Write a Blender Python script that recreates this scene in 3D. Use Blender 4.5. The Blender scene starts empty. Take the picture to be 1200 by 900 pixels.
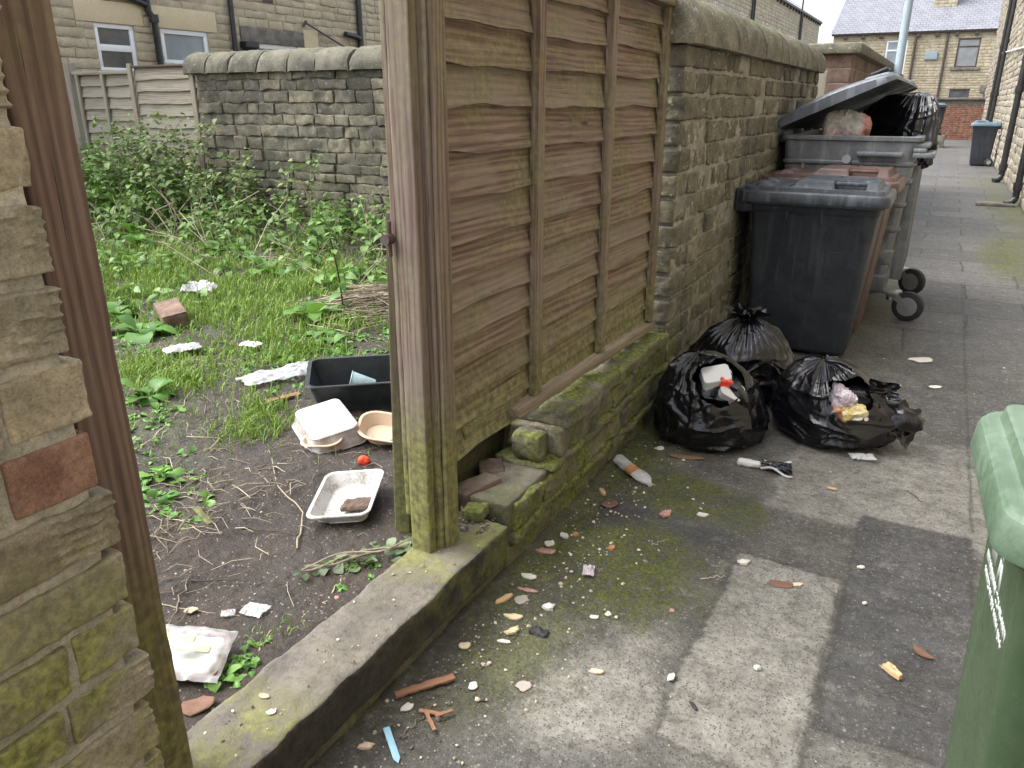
import bpy, bmesh, math, random
import numpy as np
from mathutils import Vector, Matrix, Euler
random.seed(7); np.random.seed(7)
R = math.radians
C = bpy.context.scene.collection
SC = bpy.context.scene

# ------------------------------------------------------------------ camera, sky, sun, exposure
def setup():
    cam = bpy.data.cameras.new('camera'); co = bpy.data.objects.new('camera', cam); C.objects.link(co)
    th, ph = R(28.4), R(20.1)
    fw = Vector((-math.sin(th)*math.cos(ph), math.cos(th)*math.cos(ph), -math.sin(ph)))
    rt = Vector((math.cos(th), math.sin(th), 0)); up = rt.cross(fw)
    m = Matrix((rt, up, -fw)).transposed().to_4x4(); m.translation = (0, 0, 1.55)
    co.matrix_world = m
    cam.sensor_width = 36; cam.lens = 27.0; cam.clip_start = 0.05; cam.clip_end = 500
    SC.camera = co
    w = bpy.data.worlds.new('World'); SC.world = w; w.use_nodes = True
    t = w.node_tree; t.nodes.clear()
    el, az = 52, 250
    sky = t.nodes.new('ShaderNodeTexSky'); sky.sky_type = 'NISHITA'; sky.sun_disc = False
    sky.sun_elevation = R(el); sky.sun_rotation = R(az); sky.dust_density = 4; sky.air_density = 1.0
    hs = t.nodes.new('ShaderNodeHueSaturation'); hs.inputs['Saturation'].default_value = 0.42
    bg = t.nodes.new('ShaderNodeBackground'); bg.inputs['Strength'].default_value = 0.15
    out = t.nodes.new('ShaderNodeOutputWorld')
    t.links.new(sky.outputs[0], hs.inputs['Color']); t.links.new(hs.outputs[0], bg.inputs[0]); t.links.new(bg.outputs[0], out.inputs[0])
    s = bpy.data.lights.new('sun', 'SUN'); s.energy = 0.8; s.angle = R(60); s.color = (0.98, 0.99, 1.0)
    so = bpy.data.objects.new('sun', s); C.objects.link(so)
    a = R(az); d = Vector((math.sin(a)*math.cos(R(el)), math.cos(a)*math.cos(R(el)), math.sin(R(el))))
    so.rotation_euler = d.to_track_quat('Z', 'Y').to_euler(); so.location = (0, 0, 30)
    v = SC.view_settings; v.view_transform = 'Standard'; v.look = 'None'; v.gamma = 1; v.use_curve_mapping = False
    v.exposure = 1.85
setup()

# ------------------------------------------------------------------ numpy noise
_tab = np.random.RandomState(3).permutation(4096)
_gr = np.random.RandomState(4).normal(size=(4096, 3)); _gr /= np.linalg.norm(_gr, axis=1)[:, None]
def pn(p):
    p = np.asarray(p, float); i = np.floor(p).astype(np.int64); f = p - i
    w = f*f*f*(f*(f*6-15)+10); r = 0
    for dx in (0, 1):
        for dy in (0, 1):
            for dz in (0, 1):
                h = _tab[(_tab[(_tab[(i[:, 0]+dx) & 4095] + i[:, 1]+dy) & 4095] + i[:, 2]+dz) & 4095]
                g = _gr[h]
                dot = g[:, 0]*(f[:, 0]-dx)+g[:, 1]*(f[:, 1]-dy)+g[:, 2]*(f[:, 2]-dz)
                r = r + dot*(w[:, 0] if dx else 1-w[:, 0])*(w[:, 1] if dy else 1-w[:, 1])*(w[:, 2] if dz else 1-w[:, 2])
    return r*1.5
def fbm(p, o=4, g=0.5):
    p = np.asarray(p, float); a = 1; s = 0; n = 0
    for k in range(o):
        s = s + a*pn(p+17.3*k); n += a; a *= g; p = p*2.03
    return s/n
def ridge(p, o=3):
    p = np.asarray(p, float); a = 1; s = 0; n = 0
    for k in range(o):
        s = s + a*(1-2*np.abs(pn(p+9.1*k))); n += a; a *= .5; p = p*2.1
    return s/n
def sst(a, b, x):
    t = np.clip((x-a)/(b-a), 0, 1); return t*t*(3-2*t)
def A(*v): return np.array(v, float)

# ------------------------------------------------------------------ mesh builder
def root_of(o):
    while o.parent: o = o.parent
    return o
class MB:
    def __init__(s): s.v = []; s.f = []; s.r = []; s.l = []; s.n = 0; s.d = []
    def add(s, V, F, rnd=0.0, lc=None):
        V = np.asarray(V, float).reshape(-1, 3); k = len(V)
        s.v.append(V)
        if isinstance(F, np.ndarray): s.f.append(F+s.n)
        else: s.f.append([[i+s.n for i in f] for f in F])
        s.r.append(np.broadcast_to(np.asarray(rnd, float), (k,)).copy())
        s.l.append(np.zeros((k, 3)) if lc is None else np.asarray(lc, float).reshape(-1, 3))
        s.n += k
    def grid(s, P, rnd=0.0, cu=False, cv=False, lc=None, flip=False):
        nu, nv = P.shape[:2]; idx = np.arange(nu*nv).reshape(nu, nv)
        if cu: idx = np.vstack([idx, idx[:1]])
        if cv: idx = np.hstack([idx, idx[:, :1]])
        q = np.stack([idx[:-1, :-1], idx[1:, :-1], idx[1:, 1:], idx[:-1, 1:]], -1).reshape(-1, 4)
        if flip: q = q[:, ::-1]
        s.add(P.reshape(-1, 3), q, rnd if np.ndim(rnd) == 0 else np.asarray(rnd).ravel(), lc)
    def loft(s, rings, cap0=True, cap1=True, rnd=0.0, lc=None):
        P = np.stack(rings); n0 = s.n; k = P.shape[1]
        q = P[0]; nn = np.cross(q-q.mean(0), np.roll(q, -1, 0)-q.mean(0)).sum(0)
        ccw = nn@(P[len(P)//2].mean(0)-q.mean(0)) >= 0
        s.grid(P, rnd, cv=True, lc=lc, flip=bool(ccw))
        A0 = [n0+i for i in range(k)]; A1 = [n0+(len(rings)-1)*k+i for i in range(k)]
        if cap0: s.f.append([A0[::-1] if ccw else A0])
        if cap1: s.f.append([A1 if ccw else A1[::-1]])
    def tube(s, pts, rad, n=8, rnd=0.0, caps=True):
        pts = [Vector(p) for p in pts]
        if np.ndim(rad) == 0: rad = [rad]*len(pts)
        rings = []; lcs = []; L = 0
        up = Vector((0, 0, 1)) if abs((pts[-1]-pts[0]).normalized().z) < .9 else Vector((1, 0, 0))
        for i, p in enumerate(pts):
            d = (pts[min(i+1, len(pts)-1)]-pts[max(i-1, 0)]).normalized()
            a = d.cross(up).normalized(); b = a.cross(d)
            if i: L += (p-pts[i-1]).length
            ring = []
            for k in range(n):
                an = 2*math.pi*k/n
                ring.append(p+(a*math.cos(an)+b*math.sin(an))*rad[i]); lcs.append((L, an*rad[i], rnd*9))
            rings.append(np.array(ring))
        s.loft(rings, caps, caps, rnd, np.array(lcs))
    def rblock(s, lo, hi, cs=.02, rnd=0.0, amp=.003, rr=.006, fr=12.0, faces='xXyYzZ', jit=0.0, tool=0.0, rot=None, lcaxis=None):
        """A rough block with rounded edges between two corners."""
        lo = A(*lo); hi = A(*hi); c = (lo+hi)/2; h = (hi-lo)/2; rr = min(rr, h.min()*.95)
        off = rnd*71.7
        for F in faces:
            ax = 'xyz'.index(F.lower()); sg = 1 if F.isupper() else -1
            a, b = [k for k in range(3) if k != ax]
            na = max(1, int(round(2*h[a]/cs))); nb = max(1, int(round(2*h[b]/cs)))
            def sp(n, hh):
                if n < 3: return np.array([-hh, -hh+rr, hh-rr, hh]) if n > 1 or rr > 0 else np.array([-hh, hh])
                return np.concatenate([[-hh, -hh+rr*.35], np.linspace(-hh+rr, hh-rr, n), [hh-rr*.35, hh]])
            ga, gb = np.meshgrid(sp(na, h[a]), sp(nb, h[b]), indexing='ij')
            p = np.zeros(ga.shape+(3,)); p[..., a] = ga; p[..., b] = gb; p[..., ax] = sg*h[ax]
            q = np.clip(p, -h+rr, h-rr); d = p-q; ln = np.linalg.norm(d, axis=-1, keepdims=True); nrm = d/np.maximum(ln, 1e-9)
            w = q+nrm*rr; W = (w+c).reshape(-1, 3); N = nrm.reshape(-1, 3)
            s.d.append((len(s.v), N, amp, fr, off, jit, tool))
            lc = None
            if lcaxis is not None:
                o = [k for k in range(3) if k != lcaxis]; e = (w+h).reshape(-1, 3)
                lc = np.stack([e[:, lcaxis]+off, e[:, o[0]]+e[:, o[1]]*1.0, np.full(len(e), rnd*9)], 1)
            fl = (sg < 0) ^ (ax == 1)
            s.grid(W.reshape(p.shape), rnd, lc=lc, flip=fl)
    def flush(s):
        # roughen all blocks of this mesh in one go
        if not s.d: return
        W = np.concatenate([s.v[i] for i, *_ in s.d]); N = np.concatenate([d[1] for d in s.d]); n = [len(d[1]) for d in s.d]
        amp, fr, off, jit, tool = [np.repeat(np.array([d[k] for d in s.d], float), n) for k in range(2, 7)]
        k = amp > 0
        if k.any(): W[k] += N[k]*((fbm(W[k]*fr[k, None]+off[k, None], 5, .6)*1.5+.9*np.clip(ridge(W[k]*fr[k, None]*.7+off[k, None]+3, 2), -1, .35))*amp[k])[:, None]
        k = tool > 0
        if k.any():
            w, o = W[k], off[k]
            W[k] = w+N[k]*((1-2*np.abs(np.sin((w[:, 2]+.12*w[:, 1]+.010*pn(w*10+o[:, None])+.004*pn(w*40))*math.pi/.019+o))**.7)*tool[k]*sst(-.3, .3, pn(w*9+o[:, None])))[:, None]
        k = jit > 0
        if k.any():
            w, o = W[k].copy(), off[k][:, None]
            W[k] = w+np.stack([pn(w*7+o+q*5.) for q in range(3)], 1)*jit[k][:, None]
        p = 0
        for (i, *_), c in zip(s.d, n): s.v[i] = W[p:p+c]; p += c
        s.d = []
    def xform(s, M):
        s.flush()
        M = np.array(M)
        s.v = [v@M[:3, :3].T+M[:3, 3] for v in s.v]
    def build(s, name, mat, parent=None, origin=None, smooth=True, weld=False, sharp=38):
        s.flush(); V = np.concatenate(s.v); rnd = np.concatenate(s.r); lc = np.concatenate(s.l)
        org = A(0, 0, 0)
        if parent is not None: org = A(*root_of(parent).location)
        elif origin is not None: org = A(*origin)
        V = V-org
        quads = [f for f in s.f if isinstance(f, np.ndarray) and len(f)]; polys = [p for f in s.f if not isinstance(f, np.ndarray) for p in f]
        tot = []; idx = []
        for q in quads: tot.append(np.full(len(q), q.shape[1])); idx.append(q.ravel())
        for p in polys: tot.append(np.array([len(p)])); idx.append(np.array(p))
        tot = np.concatenate(tot); idx = np.concatenate(idx)
        me = bpy.data.meshes.new(name); me.vertices.add(len(V)); me.vertices.foreach_set('co', V.ravel().astype(np.float32))
        me.loops.add(len(idx)); me.loops.foreach_set('vertex_index', idx.astype(np.int32))
        me.polygons.add(len(tot)); st = np.concatenate([[0], np.cumsum(tot)[:-1]])
        me.polygons.foreach_set('loop_start', st.astype(np.int32))
        me.update(calc_edges=True); me.validate()
        a = me.attributes.new('rnd', 'FLOAT', 'POINT'); a.data.foreach_set('value', rnd.astype(np.float32))
        a = me.attributes.new('lc', 'FLOAT_VECTOR', 'POINT'); a.data.foreach_set('vector', lc.ravel().astype(np.float32))
        if weld:
            bm = bmesh.new(); bm.from_mesh(me); bmesh.ops.remove_doubles(bm, verts=bm.verts, dist=2e-5)
            bmesh.ops.recalc_face_normals(bm, faces=bm.faces); bm.to_mesh(me); bm.free()
        if smooth:
            me.polygons.foreach_set('use_smooth', np.ones(len(me.polygons), bool))
            if sharp: me.set_sharp_from_angle(angle=R(sharp))
        o = bpy.data.objects.new(name, me); C.objects.link(o); me.materials.append(mat)
        if parent is not None: o.parent = parent
        elif origin is not None: o.location = origin
        return o
def tag(o, label=None, cat=None, group=None, kind=None):
    if label: o['label'] = label
    if cat: o['category'] = cat
    if group: o['group'] = group
    if kind: o['kind'] = kind
    return o
def thing(name, label, cat, loc=(0, 0, 0), group=None):
    o = bpy.data.objects.new(name, None); C.objects.link(o); o.location = loc; o.empty_display_size = .1
    return tag(o, label, cat, group)
def part(name, mat, parent, fn, **k):
    m = MB(); fn(m); return m.build(name, mat, parent, **k)
def rrect(hx, hy, r, z, n=5, cx=0, cy=0):
    pts = []
    for (sx, sy, a0) in ((1, 1, 0), (-1, 1, 90), (-1, -1, 180), (1, -1, 270)):
        for k in range(n+1):
            a = R(a0+90*k/n); pts.append((cx+sx*(hx-r)+r*math.cos(a), cy+sy*(hy-r)+r*math.sin(a), z))
    return np.array(pts)

# ------------------------------------------------------------------ shader helpers
class S:
    def __init__(s, name):
        s.m = bpy.data.materials.new(name); s.m.use_nodes = True; s.t = s.m.node_tree; s.t.nodes.clear()
        s.out = s.t.nodes.new('ShaderNodeOutputMaterial')
    def n(s, typ, ins=None, **pr):
        nd = s.t.nodes.new(typ)
        for k, v in pr.items(): setattr(nd, k, v)
        for k, v in (ins or {}).items():
            so = nd.inputs[k]
            if isinstance(v, bpy.types.NodeSocket): s.t.links.new(v, so)
            elif isinstance(v, (tuple, list)) and len(v) == 3 and so.type == 'RGBA': so.default_value = (*v, 1)
            else: so.default_value = v
        return nd
    def pos(s): return s.n('ShaderNodeNewGeometry').outputs['Position']
    def nrm(s): return s.n('ShaderNodeNewGeometry').outputs['Normal']
    def obj(s): return s.n('ShaderNodeTexCoord').outputs['Object']
    def att(s, nm, o='Fac'): return s.n('ShaderNodeAttribute', attribute_name=nm).outputs[o]
    def sep(s, v, i): return s.n('ShaderNodeSeparateXYZ', {0: v}).outputs[i]
    def vmul(s, v, k): return s.n('ShaderNodeVectorMath', {0: v, 1: k}, operation='MULTIPLY').outputs[0]
    def vadd(s, v, k): return s.n('ShaderNodeVectorMath', {0: v, 1: k}, operation='ADD').outputs[0]
    def noise(s, v, sc, det=4, ro=.55, dist=0): return s.n('ShaderNodeTexNoise', {'Vector': v, 'Scale': sc, 'Detail': det, 'Roughness': ro, 'Distortion': dist}).outputs['Fac']
    def vor(s, v, sc, o='Distance', feature='F1', rnd=1): return s.n('ShaderNodeTexVoronoi', {'Vector': v, 'Scale': sc, 'Randomness': rnd}, feature=feature).outputs[o]
    def ma(s, op, a, b=0.0, c=0.0, cl=False): return s.n('ShaderNodeMath', {0: a, 1: b, 2: c}, operation=op, use_clamp=cl).outputs[0]
    def mr(s, v, a, b, c=0.0, d=1.0): return s.n('ShaderNodeMapRange', {'Value': v, 'From Min': a, 'From Max': b, 'To Min': c, 'To Max': d}, interpolation_type='SMOOTHSTEP').outputs[0]
    def mix(s, f, a, b, mode='MIX'):
        nd = s.n('ShaderNodeMix', data_type='RGBA', blend_type=mode)
        for i, v in ((0, f), (6, a), (7, b)):
            so = nd.inputs[i]
            if isinstance(v, bpy.types.NodeSocket): s.t.links.new(v, so)
            elif i == 0: so.default_value = v
            else: so.default_value = (*v, 1) if len(v) == 3 else v
        return nd.outputs[2]
    def ramp(s, f, stops, interp='LINEAR'):
        nd = s.n('ShaderNodeValToRGB', {0: f}); cr = nd.color_ramp; cr.interpolation = interp
        while len(cr.elements) < len(stops): cr.elements.new(.5)
        for e, (p, c) in zip(cr.elements, stops): e.position = p; e.color = (*c, 1) if len(c) == 3 else c
        return nd.outputs[0]
    def bump(s, h, dist, st=1.0, nrm=None):
        i = {'Height': h, 'Distance': dist, 'Strength': st}
        if nrm is not None: i['Normal'] = nrm
        return s.n('ShaderNodeBump', i).outputs[0]
    def fin(s, col, rough=.8, bump=None, **k):
        i = {'Base Color': col, 'Roughness': rough}
        if bump is not None: i['Normal'] = bump
        i.update(k)
        b = s.n('ShaderNodeBsdfPrincipled', i); s.t.links.new(b.outputs[0], s.out.inputs[0]); return s.m

def m_stone(name, cols, moss=0.0, mossz=(0.6, 0.0), mosscol=((.05, .065, .015), (.16, .17, .04)), upmoss=0.0, soot=0.0, scale=1.0, bd=.006, lichen=0.0, dk=.45):
    s = S(name); p = s.pos(); r = s.att('rnd')
    base = s.ramp(r, [(i/(len(cols)-1), c) for i, c in enumerate(cols)])
    pv = s.vadd(p, s.n('ShaderNodeCombineXYZ', {0: s.ma('MULTIPLY', r, 37.), 1: s.ma('MULTIPLY', r, 91.)}).outputs[0])
    n1 = s.noise(pv, 6*scale, 6, .6); n2 = s.noise(pv, 45*scale, 5, .65); n3 = s.noise(p, 2.2*scale, 4, .6)
    c = s.mix(s.mr(n1, .3, .75), s.mix(dk, base, (.02, .018, .014)), s.mix(.25, base, (.5, .44, .34)))
    c = s.mix(s.mr(n2, .40, .72, 0, dk*1.2), c, s.mix(.6, c, (.015, .013, .01)))
    n5 = s.noise(pv, 130*scale, 3, .7); c = s.mix(s.mr(n5, .46, .70, 0, dk), c, s.mix(.6, c, (.02, .018, .014))); c = s.mix(s.mr(n5, .50, .30, 0, dk*.6), c, s.mix(.35, c, (.6, .55, .45)))
    if soot:
        c = s.mix(s.ma('MULTIPLY', s.mr(s.noise(p, 1.3*scale, 5, .65), .42, .62), soot), c, (.018, .017, .015))
    if lichen:
        c = s.mix(s.mr(s.noise(p, 30, 3, .6), .62, .7, 0, lichen), c, (.42, .42, .33))
    if moss or upmoss:
        z = s.sep(p, 2); up = s.sep(s.nrm(), 2)
        mz = s.mr(z, mossz[0], mossz[1])
        f = s.ma('ADD', s.ma('MULTIPLY', mz, moss), s.ma('MULTIPLY', s.mr(up, .2, .9), upmoss))
        f = s.ma('MULTIPLY', f, s.mr(s.noise(p, 5, 6, .68), .36, .62))
        mc = s.mix(s.mr(s.noise(p, 60, 4, .6), .3, .75), mosscol[0], mosscol[1])
        c = s.mix(s.ma('MINIMUM', f, .92), c, mc)
    h = s.ma('ADD', s.ma('MULTIPLY', n2, .6), s.ma('MULTIPLY', s.noise(pv, 160*scale, 4, .7), .35))
    return s.fin(c, s.mr(n1, .2, .8, .75, .95), s.bump(h, bd, .9))

def m_wood(name, cols, green=0.3, gz=(.9, .2), gcol=((.05, .06, .015), (.17, .18, .05)), red=0.0, bd=.0016, gsc=3.0):
    s = S(name); lc = s.att('lc', 'Vector'); p = s.pos(); r = s.att('rnd')
    w = s.noise(s.vmul(lc, (.9, 14, 1)), 1.6, 6, .65, 1.6)
    fine = s.noise(s.vmul(lc, (5, 190, 1)), 1.2, 4, .7)
    mid = s.noise(s.vmul(lc, (2.5, 60, 1)), 1.4, 4, .65, .8)
    big = s.noise(s.vmul(lc, (1.6, 5, 1)), 1.6, 5, .65)
    rings = s.n('ShaderNodeTexWave', {'Vector': s.vmul(lc, (.55, 9, 1)), 'Scale': 1.5, 'Distortion': 14, 'Detail': 3, 'Detail Scale': .7}, wave_type='BANDS', bands_direction='Y').outputs['Fac']
    f = s.ma('ADD', s.ma('MULTIPLY', w, .35), s.ma('MULTIPLY', rings, .16)); f = s.ma('ADD', f, s.ma('MULTIPLY', mid, .30)); f = s.ma('ADD', f, s.ma('MULTIPLY', fine, .28))
    c = s.ramp(f, [(.34, cols[0]), (.52, cols[1]), (.74, cols[2])])
    c = s.mix(s.mr(s.ma('ADD', big, s.ma('MULTIPLY', s.ma('SUBTRACT', r, .5), .30)), .42, .62, 0, .75), c, s.mix(s.mr(fine, .3, .7, .5, .9), c, cols[3]))
    c = s.mix(s.mr(s.noise(s.vmul(lc, (1.1, 3.5, 1)), 2.1, 4, .6), .56, .70, 0, .5), c, s.mix(.7, c, cols[0]))
    z = s.sep(p, 2)
    gn = s.ma('ADD', s.ma('MULTIPLY', s.noise(p, gsc, 5, .6), .65), s.ma('MULTIPLY', mid, .35))
    g = s.ma('MAXIMUM', s.ma('MULTIPLY', green, s.mr(gn, .42, .62)), s.ma('MULTIPLY', s.mr(z, gz[0], gz[1], 0, .92), s.mr(gn, .26, .50)), cl=True)
    gc = s.mix(s.mr(s.noise(p, 40, 4, .6), .3, .72), gcol[0], gcol[1])
    c = s.mix(s.ma('MULTIPLY', g, s.mr(fine, .25, .7, .45, 1)), c, gc)
    kn = s.vor(s.vmul(lc, (1.6, 7, 1)), 1.0)
    c = s.mix(s.mr(kn, .09, .04, 0, .8), c, (.02, .012, .008))
    c = s.mix(s.mr(s.noise(s.vmul(lc, (2.2, 110, 1)), 1.3, 2, .5), .31, .26, 0, .85), c, (.012, .009, .007))
    h = s.ma('ADD', s.ma('MULTIPLY', mid, .5), s.ma('MULTIPLY', fine, .8))
    return s.fin(c, .85, s.bump(h, bd, .8))

def m_plain(name, col, rough=.5, var=.25, dirt=0.0, dcol=(.08, .07, .055), sc=8, bump=0.0, spec=.5, bsc=60, metal=0.0, world=False, dz=None, streak=0.0):
    s = S(name); p = s.pos() if world else s.obj()
    n = s.noise(p, sc, 5, .6); n2 = s.noise(p, sc*7, 4, .65)
    c = s.mix(s.mr(n, .3, .7), s.mix(var, col, tuple(x*.35 for x in col)), s.mix(var*.6, col, tuple(min(1, x*1.3+.03) for x in col)))
    if dirt:
        d = s.ma('MULTIPLY', s.mr(s.ma('ADD', s.ma('MULTIPLY', n, .6), s.ma('MULTIPLY', n2, .4)), .42, .66), dirt)
        if dz: d = s.ma('ADD', d, s.mr(s.ma('ADD', s.sep(s.pos(), 2), s.ma('MULTIPLY', n2, .2)), dz[0], dz[1], 0, .7), cl=True)
        c = s.mix(d, c, dcol)
    if streak:
        st = s.noise(s.vmul(p, (22, 22, 1.1)), 1.0, 4, .6); c = s.mix(s.mr(st, .50, .68, 0, streak), c, tuple(min(1, x*1.7+.035) for x in dcol))
        sc_ = s.noise(s.vmul(p, (6, 6, 55)), 1.3, 3, .7, 1.5); c = s.mix(s.mr(sc_, .66, .72, 0, streak), c, (.22, .22, .22))
        sp = s.vor(p, 26, 'Distance'); c = s.mix(s.mr(sp, .085, .05, 0, streak), c, (.3, .29, .27))
    b = s.bump(s.noise(p, bsc, 4, .65), bump, 1.0) if bump else None
    return s.fin(c, s.mr(n2, .25, .75, max(.03, rough-.12), min(1, rough+.15)), b, **{'Specular IOR Level': spec, 'Metallic': metal})

def m_leaf(name, cols, rough=.5):
    s = S(name); r = s.att('rnd'); c = s.ramp(r, [(i/(len(cols)-1), k) for i, k in enumerate(cols)])
    lc = s.att('lc', 'Vector')
    c = s.mix(s.mr(s.sep(lc, 0), .05, .0, 0, .45), c, s.mix(.5, c, (.25, .3, .1)))      # pale midrib
    n = s.noise(s.pos(), 70, 3, .6)
    c = s.mix(s.mr(n, .3, .7, 0, .35), c, s.mix(.5, c, (.01, .02, .004)))
    b = s.n('ShaderNodeBsdfPrincipled', {'Base Color': c, 'Roughness': rough, 'Specular IOR Level': .35})
    tr = s.n('ShaderNodeBsdfTranslucent', {'Color': s.mix(.5, c, (.12, .2, .02))})
    mx = s.n('ShaderNodeMixShader', {0: .3, 1: b.outputs[0], 2: tr.outputs[0]})
    s.t.links.new(mx.outputs[0], s.out.inputs[0]); return s.m

def m_ramp(name, stops, rough=.8, bump=0.0, spec=.4):
    s = S(name); r = s.att('rnd'); c = s.ramp(r, stops, 'LINEAR')
    n = s.noise(s.pos(), 90, 4, .6); c = s.mix(s.mr(n, .35, .7, 0, .45), c, s.mix(.6, c, (.02, .018, .014)))
    return s.fin(c, rough, s.bump(n, bump, 1.0) if bump else None, **{'Specular IOR Level': spec})

M = {}
M['pier'] = m_stone('pier_stone', [(.30, .255, .18), (.46, .39, .28), (.54, .46, .33), (.46, .41, .31), (.35, .31, .24), (.56, .48, .34)], moss=1.1, mossz=(1.05, .5), mosscol=((.09, .095, .022), (.32, .32, .08)), scale=1.5, bd=.007, dk=.5, soot=.2)
M['brickred'] = m_stone('red_brick', [(.27, .11, .075), (.33, .15, .10), (.29, .13, .09)], scale=2, bd=.004)
M['brownbrick'] = m_stone('brown_brick', [(.22, .115, .075), (.27, .15, .10)], scale=2, bd=.005, soot=.3)
M['dirtybrick'] = m_stone('dirty_brick', [(.13, .08, .06), (.17, .10, .075)], scale=2, bd=.005, soot=.5)
M['mortar'] = m_stone('lime_mortar', [(.46, .43, .37), (.54, .51, .44)], moss=.4, mossz=(.9, .3), scale=2.5, bd=.006)
M['darkmortar'] = m_stone('old_mortar', [(.075, .068, .052), (.10, .09, .07)], moss=.5, mossz=(1.2, .2), scale=2.5, bd=.006)
M['palemortar'] = m_stone('pale_mortar', [(.32, .305, .255), (.40, .38, .32)], moss=.4, mossz=(1.2, .2), scale=2, bd=.009, dk=.5)
M['highwall'] = m_stone('weathered_wall_stone', [(.15, .135, .10), (.225, .20, .145), (.12, .11, .085), (.27, .24, .17), (.09, .083, .068), (.185, .165, .12)], moss=.6, mossz=(2.6, .3), mosscol=((.055, .06, .02), (.19, .19, .085)), soot=.55, scale=1.6, lichen=.6, bd=.011, dk=.55)
M['lowwall'] = m_stone('mossy_wall_stone', [(.13, .12, .09), (.185, .165, .12), (.105, .098, .075)], moss=.9, mossz=(.75, .1), mosscol=((.045, .06, .01), (.22, .24, .04)), upmoss=1.1, scale=1.6, bd=.012, dk=.6)
M['coping'] = m_stone('coping_stone', [(.15, .142, .105), (.21, .197, .145), (.13, .122, .092)], moss=.3, mossz=(5, 0), mosscol=((.07, .08, .025), (.22, .22, .10)), upmoss=.5, scale=1.6, lichen=.85, bd=.014, dk=.6)
M['yardwall'] = m_stone('sooty_wall_stone', [(.16, .148, .112), (.25, .222, .158), (.10, .094, .076), (.33, .285, .195), (.195, .178, .13)], moss=.4, mossz=(2.2, .3), mosscol=((.08, .085, .04), (.23, .23, .115)), soot=.65, scale=1.2, lichen=.5, bd=.014)
M['yardcoping'] = m_stone('yard_coping_stone', [(.13, .125, .095), (.18, .17, .125), (.11, .105, .08)], upmoss=.35, mosscol=((.08, .09, .035), (.21, .21, .09)), moss=.1, mossz=(5, 0), scale=1.2, lichen=.5, soot=.4, bd=.014)
M['sand'] = m_stone('buff_sandstone', [(.48, .40, .26), (.57, .485, .33), (.53, .45, .30), (.60, .52, .37), (.45, .37, .245)], scale=.8, soot=.12, bd=.014, dk=.28)
M['sanddressed'] = m_stone('dressed_sandstone', [(.62, .51, .32), (.66, .55, .36)], scale=.6, bd=.004, dk=.15)
M['sandmortar'] = m_stone('sandstone_pointing', [(.42, .37, .27), (.48, .43, .32)], scale=1, bd=.006, dk=.25)
M['greystone'] = m_stone('grey_lintel_stone', [(.14, .13, .115), (.17, .16, .14)], scale=1, bd=.006)
M['rightstone'] = m_stone('terrace_stone', [(.34, .305, .235), (.43, .385, .30), (.38, .34, .265), (.29, .26, .20)], scale=.8, soot=.25, bd=.012, dk=.35)
M['outbrick'] = m_stone('outhouse_brick', [(.17, .085, .07), (.23, .12, .095), (.20, .10, .08), (.14, .08, .07)], scale=1.2, soot=.4, bd=.006, moss=.12, mossz=(3, 0))
M['endbrick'] = m_stone('end_brick', [(.30, .10, .06), (.36, .13, .08), (.26, .09, .06)], scale=.6, bd=.006)
M['wood'] = m_wood('weathered_fence_wood', [(.042, .026, .020), (.135, .084, .064), (.26, .19, .145), (.20, .165, .13)], green=.6, gz=(.95, .5), gcol=((.06, .068, .020), (.23, .23, .08)), gsc=3.4)
M['post'] = m_wood('painted_post_wood', [(.045, .028, .023), (.14, .096, .078), (.25, .19, .155), (.18, .155, .13)], green=.35, gz=(.85, .45), gcol=((.06, .07, .012), (.24, .255, .05)))
M['jamb'] = m_wood('red_brown_timber', [(.045, .027, .022), (.12, .074, .06), (.20, .14, .115), (.12, .10, .085)], green=.3, gz=(.95, .45), gcol=((.065, .068, .016), (.21, .21, .055)))
M['greywood'] = m_wood('grey_fence_wood', [(.13, .11, .085), (.26, .225, .175), (.40, .355, .28), (.3, .28, .23)], green=.15, gz=(.8, .2))
M['rawwood'] = m_wood('split_pale_wood', [(.06, .04, .028), (.17, .115, .08), (.36, .27, .19), (.2, .165, .12)], green=.3, gz=(.3, .2))
M['orangewood'] = m_wood('orange_wood_splinter', [(.10, .045, .028), (.25, .115, .065), (.36, .19, .11), (.25, .14, .085)], green=0, gz=(-1, -2))
M['plank'] = m_wood('dark_wet_plank', [(.025, .018, .012), (.075, .055, .035), (.14, .11, .075), (.08, .07, .05)], green=.3, gz=(.9, .3))
M['binblack'] = m_plain('charcoal_bin_plastic', (.020, .024, .031), .42, .2, .22, (.055, .058, .062), 5, .0006, bsc=220, streak=0.16)
M['binlid'] = m_plain('charcoal_lid_plastic', (.030, .036, .044), .36, .2, .32, (.11, .125, .14), 6, .0006, bsc=220, streak=0.28)
M['binbrown'] = m_plain('brown_bin_plastic', (.085, .045, .034), .42, .2, .25, (.16, .12, .10), 5, .0006, bsc=220, streak=0.16)
M['eurogrey'] = m_plain('grey_container_plastic', (.115, .125, .135), .42, .2, .5, (.21, .22, .22), 9, .001, bsc=150, streak=0.2)
M['eurolid'] = m_plain('dark_grey_lid_plastic', (.075, .085, .10), .4, .2, .3, (.15, .16, .175), 5, .0006, bsc=200, streak=0.28)
M['bingreen'] = m_plain('green_bin_plastic', (.048, .082, .038), .45, .15, .15, (.11, .13, .09), 7, .0006, bsc=220, streak=0.16)
M['greenlid'] = m_plain('faded_green_lid_plastic', (.085, .135, .085), .5, .15, .45, (.17, .22, .165), 6, .0006, bsc=200)
M['bluegrey'] = m_plain('blue_grey_lid_plastic', (.10, .16, .2), .5, .2, .3, (.2, .25, .28), 6)
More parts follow.
